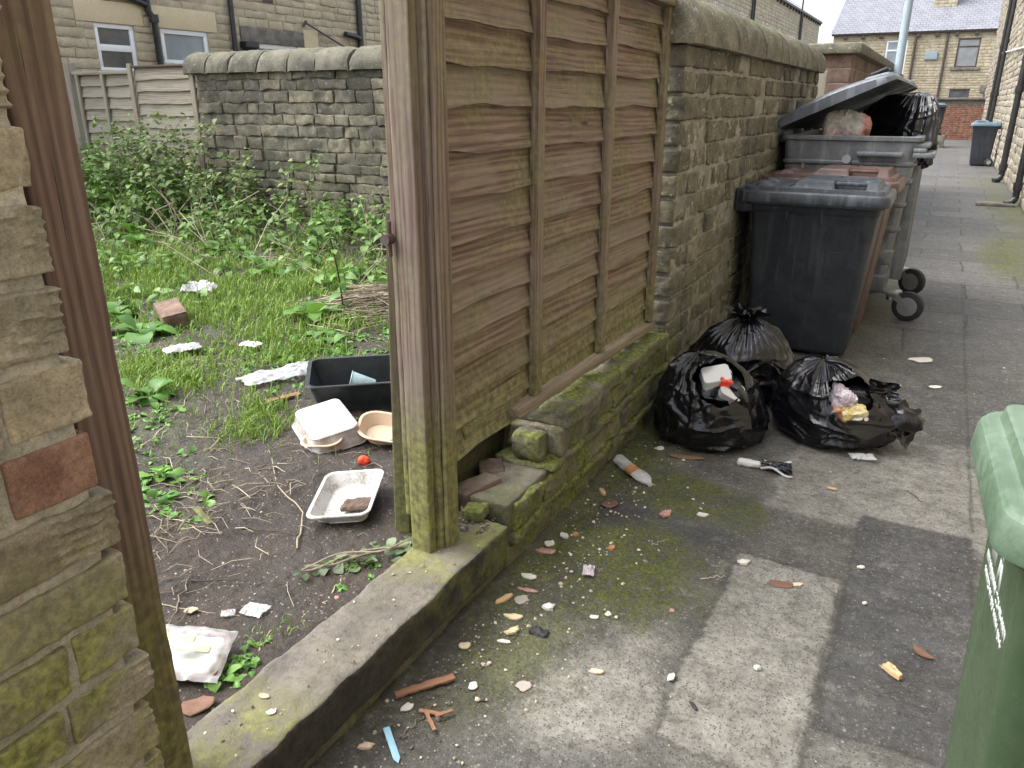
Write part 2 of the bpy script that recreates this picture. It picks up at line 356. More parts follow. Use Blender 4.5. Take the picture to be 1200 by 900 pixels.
M['rubber'] = m_plain('black_rubber', (.018, .018, .02), .7, .3, .3, (.07, .065, .06), 20, .001)
M['steel'] = m_plain('galvanised_steel', (.42, .43, .43), .42, .3, .4, (.22, .2, .17), 25, .0005, metal=.7)
M['bluesteel'] = m_plain('painted_lamp_steel', (.27, .33, .37), .5, .15, .2, (.2, .22, .22), 4)
M['pipe'] = m_plain('black_cast_iron', (.018, .018, .02), .4, .2, .2, (.06, .055, .05), 8, .001)
M['brownpipe'] = m_plain('brown_cast_iron', (.075, .05, .042), .5, .2, .2, (.1, .08, .07), 4)
M['upvc'] = m_plain('white_window_plastic', (.74, .75, .76), .35, .08, .1, (.5, .5, .48), 3)
M['white'] = m_plain('white_plastic', (.58, .575, .555), .35, .12, .2, (.33, .29, .24), 22)
M['whitedirty'] = m_plain('muddy_white_plastic', (.56, .545, .52), .38, .2, .75, (.10, .075, .05), 16, .001)
M['cream'] = m_plain('cream_plastic', (.62, .47, .33), .4, .12, .2, (.3, .2, .12), 25)
M['tub'] = m_plain('black_tub_plastic', (.017, .021, .024), .35, .2, .25, (.05, .05, .045), 20)
M['paper'] = m_plain('white_card', (.60, .57, .50), .8, .15, .35, (.36, .32, .25), 40, .0008)
M['tancard'] = m_plain('tan_crumb', (.56, .38, .2), .85, .2, .3, (.3, .2, .1), 50, .001)
M['yellowfat'] = m_plain('pale_yellow_peel', (.56, .48, .30), .7, .2, .35, (.4, .32, .2), 50, .001)
M['pink'] = m_plain('pink_meat_scrap', (.42, .2, .165), .5, .35, .5, (.52, .43, .36), 60, .001)
M['orange'] = m_plain('orange_peel', (.42, .19, .085), .5, .3, .3, (.4, .28, .15), 60, .001)
M['redplastic'] = m_plain('red_plastic', (.75, .07, .025), .4, .1)
M['bluestick'] = m_plain('pale_blue_plastic', (.26, .47, .6), .45, .1, .15, (.3, .3, .28), 30)
M['brownleaf'] = m_plain('dead_leaf', (.17, .085, .05), .75, .3, .3, (.07, .045, .03), 40, .002)
M['greycard'] = m_plain('grey_card', (.33, .3, .26), .85, .2, .3, (.2, .18, .15), 40, .001)
M['lilac'] = m_plain('lilac_film', (.50, .43, .47), .35, .3, .3, (.6, .5, .5), 25)
M['yellow'] = m_plain('yellow_wrapper', (.55, .42, .14), .4, .4, .6, (.62, .58, .5), 22)
M['stalk'] = m_ramp('dry_stalk', [(0, (.15, .115, .08)), (.5, (.32, .265, .185)), (1, (.50, .44, .33))], .8)
M['twig'] = m_ramp('dark_twig', [(0, (.05, .032, .02)), (1, (.12, .08, .05))], .85)
M['crumb'] = m_ramp('crumb_mix', [(0, (.05, .045, .04)), (.35, (.16, .14, .115)), (.65, (.33, .28, .21)), (.85, (.52, .46, .36)), (1, (.66, .63, .56))], .8)
M['grass'] = m_leaf('grass_blade', [(.12, .20, .035), (.20, .33, .05), (.32, .43, .10)], .5)
M['nettle'] = m_leaf('nettle_leaf', [(.075, .155, .035), (.135, .25, .058), (.23, .36, .10)], .42)
M['dock'] = m_leaf('dock_leaf', [(.08, .19, .04), (.13, .29, .055), (.22, .40, .09)], .4)
M['bramble'] = m_leaf('bramble_leaf', [(.10, .155, .05), (.17, .24, .08), (.26, .33, .13)], .55)
M['ivy'] = m_leaf('ivy_leaf', [(.06, .09, .04), (.13, .18, .09), (.2, .26, .14)], .45)

def _glass(name, col, rough, tint):
    s = S(name); p = s.pos(); n = s.noise(p, 1.6, 3, .5)
    c = s.mix(s.mr(n, .3, .7), col, tint)
    return s.fin(c, rough, None, **{'Specular IOR Level': .9})
M['glassdark'] = _glass('window_glass', (.05, .055, .06), .06, (.12, .13, .135))
M['glassfrost'] = _glass('frosted_glass', (.17, .21, .23), .3, (.26, .3, .32))
M['glassgrey'] = _glass('curtained_glass', (.2, .21, .22), .12, (.3, .3, .3))
def _clear():
    s = S('clear_plastic'); p = s.obj(); n = s.noise(p, 30, 4, .6)
    c = s.mix(s.mr(n, .35, .65), (.62, .62, .62), (.8, .8, .8))
    b = s.n('ShaderNodeBsdfPrincipled', {'Base Color': c, 'Roughness': .18, 'Specular IOR Level': .7, 'Normal': s.bump(n, .002, 1)})
    tr = s.n('ShaderNodeBsdfTransparent', {'Color': (.95, .96, .96)})
    mx = s.n('ShaderNodeMixShader', {0: .42, 1: tr.outputs[0], 2: b.outputs[0]})
    s.t.links.new(mx.outputs[0], s.out.inputs[0]); return s.m
M['clear'] = _clear()
def _bag():
    s = S('black_bin_liner'); p = s.obj()
    n = s.noise(s.vmul(p, (1, 1, 2.2)), 16, 2, .5, 1.0); f = s.noise(p, 55, 2, .5, .8)
    h = s.ma('ADD', n, s.ma('MULTIPLY', f, .22))
    return s.fin((.005, .005, .0065), s.mr(n, .3, .7, .12, .26), s.bump(h, .006, .35), **{'Specular IOR Level': .45})
M['bag'] = _bag()
def _slate():
    s = S('slate_roof'); u = s.att('lc', 'Vector')
    b = s.n('ShaderNodeTexBrick', {'Vector': u, 'Color1': (.16, .165, .19), 'Color2': (.21, .215, .24), 'Mortar': (.07, .07, .08), 'Scale': 1.0, 'Mortar Size': .018, 'Brick Width': .32, 'Row Height': .26, 'Bias': 0})
    n = s.noise(s.pos(), 1.4, 5, .6); c = s.mix(s.mr(n, .3, .7, 0, .4), b.outputs[0], (.25, .255, .27))
    return s.fin(c, .6, s.bump(s.ma('SUBTRACT', 1.0, b.outputs['Fac']), .02, .8))
M['slate'] = _slate()
# ------------------------------------------------------------------ ground
def setattr_col(o, name, arr):
    a = o.data.attributes.new(name, 'FLOAT', 'POINT'); a.data.foreach_set('value', np.asarray(arr, np.float32).ravel())
def rectm(X, Y, x0, x1, y0, y1, e=.015, wob=.02, seed=0):
    P = np.stack([X.ravel(), Y.ravel(), np.full(X.size, seed*3.7)], 1)
    wx = (fbm(P*6, 4)*wob+fbm(P*45, 4, .65)*.016).reshape(X.shape); wy = (fbm(P*6+50, 4)*wob+fbm(P*45+9, 4, .65)*.016).reshape(X.shape)
    d = np.maximum(np.abs(X+wx-(x0+x1)/2)-(x1-x0)/2, np.abs(Y+wy-(y0+y1)/2)-(y1-y0)/2)
    return 1-sst(-e, e, d), d
def blobm(X, Y, cx, cy, rx, ry, seed=0, e=.35, wob=.7, ang=0):
    P = np.stack([X.ravel(), Y.ravel(), np.full(X.size, seed*5.1)], 1)
    n = (fbm(P*5, 5, .6)*wob).reshape(X.shape)
    ca, sa = math.cos(R(ang)), math.sin(R(ang)); dx, dy = X-cx, Y-cy
    r = np.sqrt(((dx*ca+dy*sa)/rx)**2+((-dx*sa+dy*ca)/ry)**2)
    return 1-sst(1-e, 1+e, r+n)
def alley():
    xs = np.concatenate([np.arange(-1.16, .46, .0075), np.arange(.46, 1.34, .03)])
    ys = np.concatenate([np.arange(-4, 1.1, .15), np.arange(1.1, 4.4, .0075), np.arange(4.4, 9, .02), np.arange(9, 20, .08), np.arange(20, 60, .4)])
    X, Y = np.meshgrid(xs, ys, indexing='ij'); P = np.stack([X.ravel(), Y.ravel(), 0*X.ravel()], 1)
    f = lambda s, o=4: fbm(P*s, o).reshape(X.shape)
    slab, ds = rectm(X, Y, -.425, -.072, 1.55, 2.54, .012, .025, 1)
    dark, dd = rectm(X, Y, -.058, .32, 1.80, 3.04, .012, .02, 2)
    up, du = rectm(X, Y, -.42, .55, 2.93, 3.95, .05, .07, 3)
    p3 = blobm(X, Y, -.60, 1.60, .15, .30, 4, .5, .9)
    p4 = blobm(X, Y, .1, 1.55, .5, .2, 5, .3, .5)
    far = sst(4.6, 5.6, Y+.3*f(2))
    pale = np.clip(slab*.85+up*.78*(1-dark)+p3*.95+p4*.5*(1-slab), 0, 1)
    d2 = np.clip(blobm(X, Y, -.86, 2.63, .18, .11, 6, .3, .6)+blobm(X, Y, -.63, 2.60, .16, .09, 7, .4, .6), 0, 1)
    dkl = blobm(X, Y, -.5, 1.28, .25, .16, 8, .3, .5)*.7
    tar = rectm(X, Y, .1, 1.3, 3.7, 6.4, .05, .05, 9)[0]*.45
    drk = np.clip(dark*1.0+d2*.9+dkl+tar, 0, 1)
    moss = np.clip(blobm(X, Y, -.79, 2.22, .25, .31, 11, .5, 1.2)+.6*blobm(X, Y, -1.05, 2.9, .08, .8, 20, .6, 1.0)+blobm(X, Y, -.72, 2.88, .23, .16, 12, .5, 1.1)+.6*blobm(X, Y, -.47, 2.82, .09, .12, 13, .5, .9)+.55*blobm(X, Y, -.93, 1.75, .2, .35, 14, .6, 1.1)
        + blobm(X, Y, .85, 9.8, .32, 1.4, 15, .4, .5)+.8*blobm(X, Y, 1.0, 14.5, .25, 2.5, 16, .5, .7)+.5*blobm(X, Y, -.25, 7.6, .15, 1.5, 17, .5, .8)+.5*blobm(X, Y, .9, 19, .4, 1.6, 18, .5, .8)
        + .5*blobm(X, Y, -1.0, 3.3, .2, .5, 19, .6, 1.0), 0, 1)
    dirt = np.clip(sst(-.80, -1.05, X+.16*f(3))*(Y < 4.5)*.95+.35*sst(.1, .5, f(4)), 0, 1)
    jt = np.maximum.reduce([np.exp(-(ds/.009)**2), np.exp(-(dd/.008)**2), .5*np.exp(-(du/.012)**2)])*(.55+.5*f(9))
    crk = np.exp(-((X-.33+.02*f(3))/.006)**2)*(Y > 3.1)*(Y < 8)*.6
    jt = np.clip(np.maximum(jt, crk), 0, 1)
    wet = np.clip(dark*sst(-.45, .2, f(5)+(.35-np.hypot((X-.16)/.3, (Y-2.05)/.4))*.7)*1.1+d2*.5+.25*far, 0, 1)
    Z = f(3)*.006+f(14)*.0025+f(60, 3)*.0010+moss*.004*(1+f(40))-jt*.006+pale*.002-.002*dark
    Z = Z+sst(-1.02, -1.12, X)*.006
    m = MB(); m.grid(np.stack([X, Y, Z], -1))
    s = S('alley_concrete'); p = s.pos()
    a = {k: s.att(k) for k in ('pale', 'drk', 'moss', 'dirt', 'jt', 'wet')}
    n1 = s.noise(p, 5, 6, .65); n2 = s.noise(p, 38, 5, .65); n3 = s.noise(p, 1.1, 4, .6)
    b = s.mix(s.mr(n1, .3, .7), (.062, .059, .052), (.118, .112, .098))
    fl = s.n('ShaderNodeTexBrick', {'Vector': s.vadd(p, s.vmul(s.n('ShaderNodeTexNoise', {'Vector': p, 'Scale': 1.5}).outputs['Color'], (.12, .12, 0))), 'Color1': (.085, .084, .080), 'Color2': (.165, .16, .15), 'Mortar': (.03, .028, .022), 'Scale': 1, 'Mortar Size': .012, 'Brick Width': .82, 'Row Height': .62, 'Bias': 0, 'Mortar Smooth': .3})
    yf = s.mr(s.ma('ADD', s.sep(p, 1), s.ma('MULTIPLY', n3, 1.0)), 5.6, 6.8)
    b = s.mix(s.ma('MULTIPLY', yf, .8), b, fl.outputs[0])
    pc = s.mix(s.mr(n1, .3, .7), (.205, .195, .168), (.315, .30, .26)); b = s.mix(a['pale'], b, pc)
    dc = s.mix(s.mr(n1, .3, .7), (.045, .045, .046), (.085, .084, .082)); b = s.mix(s.ma('MULTIPLY', a['drk'], .92), b, dc)
    n4 = s.noise(p, 13, 6, .72)
    b = s.mix(s.mr(n4, .46, .66, 0, .6), b, s.mix(.75, b, (.035, .03, .022)))
    b = s.mix(s.mr(s.noise(p, 8, 5, .7), .54, .68, 0, .35), b, (.27, .255, .22))
    b = s.mix(s.mr(s.noise(p, 70, 4, .7), .5, .68, 0, .55), b, s.mix(.7, b, (.02, .018, .014)))
    b = s.mix(s.mr(s.noise(p, 95, 3, .7), .58, .70, 0, .45), b, (.38, .35, .29))
    # aggregate: pale and dark chips
    v1 = s.vor(p, 150, 'Color'); ch = s.sep(v1, 0); vd = s.vor(p, 150, 'Distance')
    b = s.mix(s.ma('MULTIPLY', s.mr(ch, .86, .92), s.mr(vd, .42, .30, 0, .65)), b, (.31, .29, .25))
    b = s.mix(s.ma('MULTIPLY', s.mr(s.sep(v1, 1), .72, .78), s.mr(vd, .5, .36, 0, .7)), b, (.025, .023, .02))
    v2 = s.vor(p, 62, 'Color'); vd2 = s.vor(p, 62, 'Distance')
    b = s.mix(s.ma('MULTIPLY', s.mr(s.sep(v2, 0), .92, .95), s.mr(vd2, .34, .22, 0, .6)), b, (.34, .32, .27))
    b = s.mix(s.mr(n2, .38, .72, 0, .5), b, s.mix(.7, b, (.02, .018, .014)))
    dn = s.noise(p, 26, 5, .7)
    b = s.mix(s.ma('MULTIPLY', a['dirt'], s.mr(dn, .36, .62, .1, .9)), b, s.mix(s.mr(n2, .4, .7), (.03, .025, .019), (.075, .062, .046)))
    mf = s.ma('MULTIPLY', a['moss'], s.mr(s.ma('ADD', s.ma('MULTIPLY', n2, .55), s.ma('MULTIPLY', n1, .45)), .38, .56))
    mc = s.ramp(s.noise(p, 90, 4, .65), [(.3, (.025, .033, .006)), (.5, (.085, .10, .013)), (.72, (.20, .21, .026))])
    b = s.mix(s.ma('MULTIPLY', mf, .93), b, mc)
    b = s.mix(a['jt'], b, (.022, .02, .015))
    we = s.ma('MULTIPLY', a['wet'], s.mr(n2, .34, .52))
    b = s.mix(s.ma('MULTIPLY', we, .35), b, s.mix(.7, b, (.005, .005, .006)))
    h = s.ma('ADD', s.ma('MULTIPLY', s.noise(p, 150, 4, .7), .5), s.ma('MULTIPLY', n2, .7)); h = s.ma('ADD', h, s.ma('MULTIPLY', s.mr(ch, .78, .84), .25))
    h = s.ma('ADD', h, s.ma('MULTIPLY', mf, s.ma('MULTIPLY', s.noise(p, 120, 3, .7), 1.4)))
    rg = s.ma('SUBTRACT', s.mr(n2, .3, .7, .62, .86), s.ma('MULTIPLY', we, .50))
    mat = s.fin(b, rg, s.bump(h, .009, 1.0), **{'Specular IOR Level': .5})
    o = tag(m.build('alley_paving', mat), kind='structure')
    for k, v in dict(pale=pale, drk=drk, moss=moss, dirt=dirt, jt=jt, wet=wet).items(): setattr_col(o, k, v)
    g = MB(); g.grid(np.array([[[-200, -150, -.06], [-200, 250, -.06]], [[200, -150, -.06], [200, 250, -.06]]], float))
    tag(g.build('ground', m_plain('rough_ground', (.09, .085, .065), .9, .4, world=True, sc=.5)), kind='structure')
alley()

def soil_z(x, y):
    x = np.asarray(x, float); y = np.asarray(y, float)
    P = np.stack([x.ravel(), y.ravel(), 0*x.ravel()], 1)
    z = .150+.010*np.clip(-1.4-x.ravel(), 0, 12)+fbm(P*.9, 3)*.035+fbm(P*4, 3)*.014
    z = np.where(x.ravel() > -1.36, np.minimum(z, .165), z)
    return z.reshape(x.shape)
def soil():
    xs = np.concatenate([np.arange(-12.6, -5, .10), np.arange(-5, -3, .03), np.arange(-3, -1.28, .0095)])
    ys = np.concatenate([np.arange(-1.5, .6, .1), np.arange(.6, 3.4, .0105), np.arange(3.4, 7.3, .05)])
    X, Y = np.meshgrid(xs, ys, indexing='ij'); P = np.stack([X.ravel(), Y.ravel(), 0*X.ravel()], 1)
    Z = soil_z(X, Y)
    cl = ridge(P*11+4, 3).reshape(X.shape); f1 = fbm(P*34, 4, .6).reshape(X.shape)
    foot = blobm(X, Y, -1.9, 1.72, .12, .28, 30, .5, .5)+blobm(X, Y, -1.75, 1.42, .1, .2, 31, .5, .5)
    Z = Z+(np.maximum(cl, -.2)*.010+f1*.009)*(1-.6*np.clip(foot, 0, 1))-.012*np.clip(foot, 0, 1)
    m = MB(); m.grid(np.stack([X, Y, Z], -1))
    s = S('trodden_soil'); p = s.pos()
    n1 = s.noise(p, 4, 6, .65); n2 = s.noise(p, 40, 5, .7); n3 = s.noise(p, 130, 4, .7)
    c = s.ramp(s.ma('ADD', s.ma('MULTIPLY', n1, .5), s.ma('MULTIPLY', n2, .5)), [(.3, (.014, .010, .007)), (.5, (.037, .027, .019)), (.7, (.085, .064, .046))])
    v = s.vor(p, 95, 'Color'); vd = s.vor(p, 95, 'Distance')
    c = s.mix(s.ma('MULTIPLY', s.mr(s.sep(v, 0), .88, .92), s.mr(vd, .4, .25, 0, .8)), c, (.3, .26, .2))
    gm = s.mr(s.noise(p, 2.3, 5, .65), .48, .62, 0, .55)
    x = s.sep(p, 0); gm = s.ma('MULTIPLY', gm, s.mr(x, -1.9, -3.2))
    c = s.mix(gm, c, s.mix(s.mr(n2, .3, .7), (.03, .04, .012), (.09, .11, .03)))
    h = s.ma('ADD', n2, s.ma('MULTIPLY', n3, .6))
    tag(m.build('yard_soil', s.fin(c, s.mr(n1, .3, .7, .45, .85), s.bump(h, .014, 1.0))), kind='structure')
soil()

# ------------------------------------------------------------------ walls
def courses(z0, z1, h, brk=()):
    zs = sorted(set([z0, z1]+[b for b in brk if z0 < b < z1])); out = [z0]
    for a, b in zip(zs[:-1], zs[1:]):
        n = max(1, round((b-a)/random.uniform(*h) if isinstance(h, tuple) else (b-a)/h)); w = np.array([random.uniform(.8, 1.25) if isinstance(h, tuple) else 1 for _ in range(n)]); w = np.cumsum(w/w.sum())*(b-a)+a
        out += list(w)
    return out
def course_wall(mb, axis, plane, u0, u1, zs, L, depth=.1, cs=.06, rr=.012, amp=.004, joint=.012, out=1, ops=(), faces=None, rn=None, prot=.006, tool=0, jit=0, fr=12, keep=None, jv=None):
    for z0, z1 in zip(zs[:-1], zs[1:]):
        iv = [(u0, u1)]
        for (a, b, c, d) in ops:
            if min(z1, d)-max(z0, c) > .25*(z1-z0):
                n = []
                for (p, q) in iv:
                    if b <= p or a >= q: n.append((p, q))
                    else:
                        if a-p > .03: n.append((p, a))
                        if q-b > .03: n.append((b, q))
                iv = n
        for (p, q) in iv:
            u = p
            while u < q-1e-4:
                l = random.uniform(*L); e = u+l
                if q-e < L[0]*.5: e = q
                r = random.random() if rn is None else rn()
                pr = random.uniform(-prot, prot); j = joint/2; jj = j if jv is None else jv/2
                if axis == 'y':
                    lo = (plane-depth*out, u+jj, z0+j); hi = (plane+pr*out, e-jj, z1-j)
                    lo, hi = tuple(map(min, lo, hi)), tuple(map(max, lo, hi)); fc = faces or (('X' if out > 0 else 'x')+'yYZz')
                else:
                    lo = (u+jj, plane-depth*out, z0+j); hi = (e-jj, plane+pr*out, z1-j)
                    lo, hi = tuple(map(min, lo, hi)), tuple(map(max, lo, hi)); fc = faces or (('Y' if out > 0 else 'y')+'xXZz')
                if keep is None or keep((u+e)/2, (z0+z1)/2): mb.rblock(lo, hi, cs, r, amp, rr, fr, fc, jit, tool)
                u = e
def slab_box(mb, lo, hi, cs=.3, amp=0, rr=.001, rnd=.5, faces='xXyYzZ', **k): mb.rblock(lo, hi, cs, rnd, amp, rr, 8, faces, **k)

# left stone gate pier (thing)
def pier():
    t = thing('stone_gate_pier', 'near stone gate pier of rough tooled blocks with one red brick, green algae low down', 'wall', (-1.3, -.3, 0))
    zs = [.05, .165, .29, .415, .535, .635, .745, .85, .962, 1.075, 1.19, 1.31, 1.425, 1.53, 1.64, 1.75, 1.86, 1.97, 2.09]
    st = MB(); bk = MB(); rs = random.Random(5)
    for k, (z0, z1) in enumerate(zip(zs[:-1], zs[1:])):
        u = .690-.022*z0+rs.uniform(-.012, .010); first = True
        while u > -.9:
            l = rs.uniform(.16, .36)
            isb = False
            if k == 8 and first: l = .145; isb = True
            if k == 7 and first: l = .30
            if k in (5, 2, 9) and first: l = rs.uniform(.12, .17)
            a = u-l; pr = rs.uniform(-.004, .007)
            cs = .0065 if u > -.05 else .02
            j = .011
            mb = bk if isb else st
            mb.rblock((-1.26, a+j, z0+j), (-1.11+pr, u-j*.3, z1-j), cs, rs.random() if z0 < 1.5 else rs.random()*.5, .0050 if not isb else .002, .0045 if not isb else .003, 15, 'XyYzZ', .004 if not isb else .002, .0032 if rs.random() < .65 and not isb else 0)
            u = a; first = False
    st.build('stonework', M['pier'], t)
    bk.build('red_brick', M['brickred'], t)
    m = MB(); m.rblock((-1.42, -.9, 0), (-1.1160, .640, 2.09), .012, .5, .003, .003, 30, 'XyYZ'); m.build('mortar', M['mortar'], t)
pier()

# threshold kerb stone
def kerb():
    t = thing('threshold_stone', 'long worn stone threshold step with green algae across the gateway', 'step', (-1.2, 1.2, 0))
    m = MB(); m.rblock((-1.325, -.6, .055), (-1.11, 2.035, .186), .007, .4, .0055, .012, 13, 'XxyYZz', .010)
    s = S('threshold_stone_mat'); p = s.pos(); n1 = s.noise(p, 6, 6, .65); n2 = s.noise(p, 50, 5, .7)
    c = s.mix(s.mr(n1, .3, .7), (.10, .088, .074), (.175, .157, .132)); c = s.mix(s.mr(n2, .4, .72, 0, .6), c, (.045, .037, .03))
    x = s.sep(p, 0); up = s.sep(s.nrm(), 2)
    y = s.sep(p, 1); al = s.ma('MAXIMUM', s.mr(y, 1.15, .95), s.mr(y, 1.5, 1.75)); al = s.ma('MAXIMUM', al, .12)
    al = s.ma('MULTIPLY', al, s.mr(s.noise(p, 7, 6, .68), .36, .6))
    c = s.mix(s.ma('MULTIPLY', al, .85), c, s.mix(s.mr(n2, .3, .7), (.10, .105, .03), (.23, .225, .07)))
    # the alley face carries a coat of black grime, patchy green further along
    gr = s.ma('MULTIPLY', s.mr(s.sep(s.nrm(), 0), .35, .75), s.mr(s.noise(p, 9, 5, .7), .25, .45, .66, .97))
    gcol = s.mix(s.ma('MULTIPLY', s.mr(y, 1.3, 1.75), s.mr(s.noise(p, 12, 5, .65), .38, .6)), s.mix(s.mr(n2, .3, .75), (.012, .010, .008), (.045, .039, .028)), (.085, .095, .022))
    c = s.mix(gr, c, gcol)
    h = s.ma('ADD', n2, s.ma('MULTIPLY', s.noise(p, 170, 4, .7), .5))
    m.build('step_stone', s.fin(c, .85, s.bump(h, .006, .9)), t)
    b = MB(); b.rblock((-1.33, -.6, -.05), (-1.135, 2.03, .06), .015, .1, .006, .01, 14, 'XyYZ', .006); b.build('footing', M['darkmortar'], t)
kerb()

# low wall under the fence panel
def lowwall():
    t = thing('low_stone_wall', 'low mossy stepped stone wall beneath the fence panel', 'wall', (-1.2, 2.9, 0))
    m = MB(); rs = random.Random(12)
    def run(x0, x1, y0, y1, z0, z1, L, pr=0, cs=.009, amp=.0085):
        u = y0
        while u < y1-.01:
            e = u+rs.uniform(*L)
            if y1-e < .08: e = y1
            m.rblock((x0+rs.uniform(-.01, .01), u+.004, z0+.003), (x1+pr+rs.uniform(-.006, .006), e-.004, z1-.003+rs.uniform(-.006, .004)), cs, rs.random(), amp, .010, 15, 'xXyYZz', .018); u = e
    run(-1.36, -1.125, 2.03, 3.9, -.03, .085, (.25, .5), 0, .014)
    run(-1.36, -1.10, 2.07, 3.9, .085, .125, (.3, .6), 0)
    run(-1.36, -1.112, 2.09, 3.9, .125, .232, (.16, .34))
    run(-1.35, -1.10, 2.36, 3.9, .232, .268, (.3, .5), 0)
    run(-1.34, -1.115, 2.45, 3.9, .268, .372, (.15, .3))
    run(-1.36, -1.10, 2.47, 3.76, .372, .44, (.2, .36), 0)
    m.rblock((-1.28, 2.36, .26), (-1.16, 2.46, .37), .01, .7, .012, .03, 12, 'xXyYzZ', .01)
    m.build('stonework', M['lowwall'], t)
    d = MB(); d.rblock((-1.33, 2.06, -.05), (-1.13, 3.9, .24), .03, .5, .004, .01, 12, 'XxyYZ'); d.rblock((-1.33, 2.46, .2), (-1.128, 3.75, .38), .03, .5, .004, .01, 12, 'XxyYZ')
    d.build('mortar', M['darkmortar'], t)
lowwall()

# high boundary wall
def highwall():
    t = thing('high_stone_wall', 'tall weathered stone wall with rounded mossy coping behind the black bins', 'wall', (-1.25, 5.7, 0))
    m = MB(); zs = [-.02, .12, .235, .355, .47, .60, .73, .855, .98, 1.105, 1.225, 1.345, 1.465, 1.585, 1.70, 1.815]
    random.seed(31)
    course_wall(m, 'y', -1.125, 3.755, 7.85, zs, (.15, .36), .11, .012, .006, .010, .026, 1, prot=.012, jit=.009, fr=22, jv=.007)
    # end face stones beside the panel
    for z0, z1 in zip(zs[3:-1], zs[4:]):
        m.rblock((-1.45, 3.76+random.uniform(-.01, .008), z0+.008), (-1.245, 3.95, z1-.008), .02, random.random(), .006, .012, 10, 'XyZz', .008)
    m.build('stonework', M['highwall'], t)
    b = MB(); b.rblock((-1.43, 3.785, 0), (-1.1310, 7.83, 1.82), .02, .5, .004, .004, 26, 'XyYZ', .004); b.build('pointing', M['palemortar'], t)
    c = MB(); u = 3.70; k = 0
    while u < 7.9:
        e = min(u+random.uniform(.62, .85), 7.93); prof = []
        rnd = random.random()
        n = 20; ny = 36
        P = np.zeros((n+5, ny, 3)); ys = np.linspace(u+.006, e-.006, ny)
        ys[0] = u+.004; ys[1] = u+.006
        for j, y in enumerate(ys):
            x0, x1 = -1.50, -1.065
            pr = [(x1-.03, 1.80), (x1, 1.805)]+[((x0+x1)/2+(x1-x0)/2*math.cos(a)*1.0, 1.83+.215*math.sin(a)**.85) for a in np.linspace(0.02, math.pi-.02, n+1)]+[(x0, 1.805), (x0+.03, 1.80)]
            for i, (x, z) in enumerate(pr): P[i, j] = (x, y, z)
        W = P.reshape(-1, 3); nn = W-A((-1.28), 0, 1.80)*A(1, 0, 1)-W*A(0, 1, 0); nn /= np.linalg.norm(nn, axis=1)[:, None]
        W = W+nn*(fbm(W*8+k, 4, .55)*.026+fbm(W*26, 4, .6)*.011)[:, None]
        P = W.reshape(P.shape); P[:, 0] = P[:, 0]*.96+np.mean(P[:, 0], 0)*.04; P[:, -1] = P[:, -1]*.96+np.mean(P[:, -1], 0)*.04
        n0 = c.n; c.grid(P, rnd, flip=True); nv = P.shape[1]; kk = P.shape[0]
        c.f.append([[n0+i*nv for i in range(kk)], [n0+i*nv+nv-1 for i in range(kk)][::-1]])
        u = e; k += 1
    c.build('coping', M['coping'], t)
highwall()

# ------------------------------------------------------------------ timber
def timber(mb, lo, hi, ax, cs=.02, rr=.004, amp=.0012, rnd=None, **k):
    mb.rblock(lo, hi, cs, random.random() if rnd is None else rnd, amp, rr, 6, 'xXyYzZ', lcaxis=ax, **k)
def jamb():
    t = thing('gate_jamb_post', 'red-brown timber gate jamb fixed against the stone pier, green at its foot', 'post', (-1.22, .76, 0))
    m = MB(); timber(m, (-1.235, .685, .18), (-1.185, .775, 2.2), 2, .012, .004, .003); m.build('face_timber', M['jamb'], t)
    m = MB(); timber(m, (-1.305, .735, .17), (-1.238, .80, 2.2), 2, .012, .004, .002); m.build('stop_batten', M['jamb'], t)
jamb()
def gatepost():
    t = thing('fence_post', 'thick grooved wooden fence post with green base standing on the stone threshold', 'post', (-1.27, 1.83, .17))
    m = MB(); timber(m, (-1.325, 1.79, .17), (-1.222, 1.89, 2.3), 2, .012, .006, .0022); m.build('main_post', M['post'], t)
    m = MB(); timber(m, (-1.318, 1.752, .175), (-1.245, 1.789, 2.3), 2, .012, .005, .0018); m.build('facing_batten', M['post'], t)
    m = MB(); timber(m, (-1.221, 1.80, .18), (-1.205, 1.862, 2.3), 2, .012, .004, .0015); timber(m, (-1.345, 1.765, .30), (-1.327, 1.81, 2.3), 2, .012, .003, .0015); m.build('edge_batten', M['post'], t)
    h = MB(); h.tube([(-1.338, 1.755, 1.19), (-1.338, 1.725, 1.19)], [.016, .016], 12); h.tube([(-1.338, 1.748, 1.14), (-1.338, 1.748, 1.24)], [.007, .007], 8); h.build('old_hinge_pin', M['brownpipe'], t)
gatepost()
def leanplank():
    m = MB(); timber(m, (-.026, -.03, 0), (.026, .03, 1.1), 2, .012, .004, .003)
    M4 = Matrix.Translation((-1.445, 1.885, .15)) @ Euler((R(1.5), R(2.0), R(20))).to_matrix().to_4x4()
    m.xform(M4)
    o = m.build('loose_plank', M['plank'], origin=(-1.445, 1.885, .15)); tag(o, 'dark damp plank leaning upright behind the thick fence post', 'plank')
leanplank()

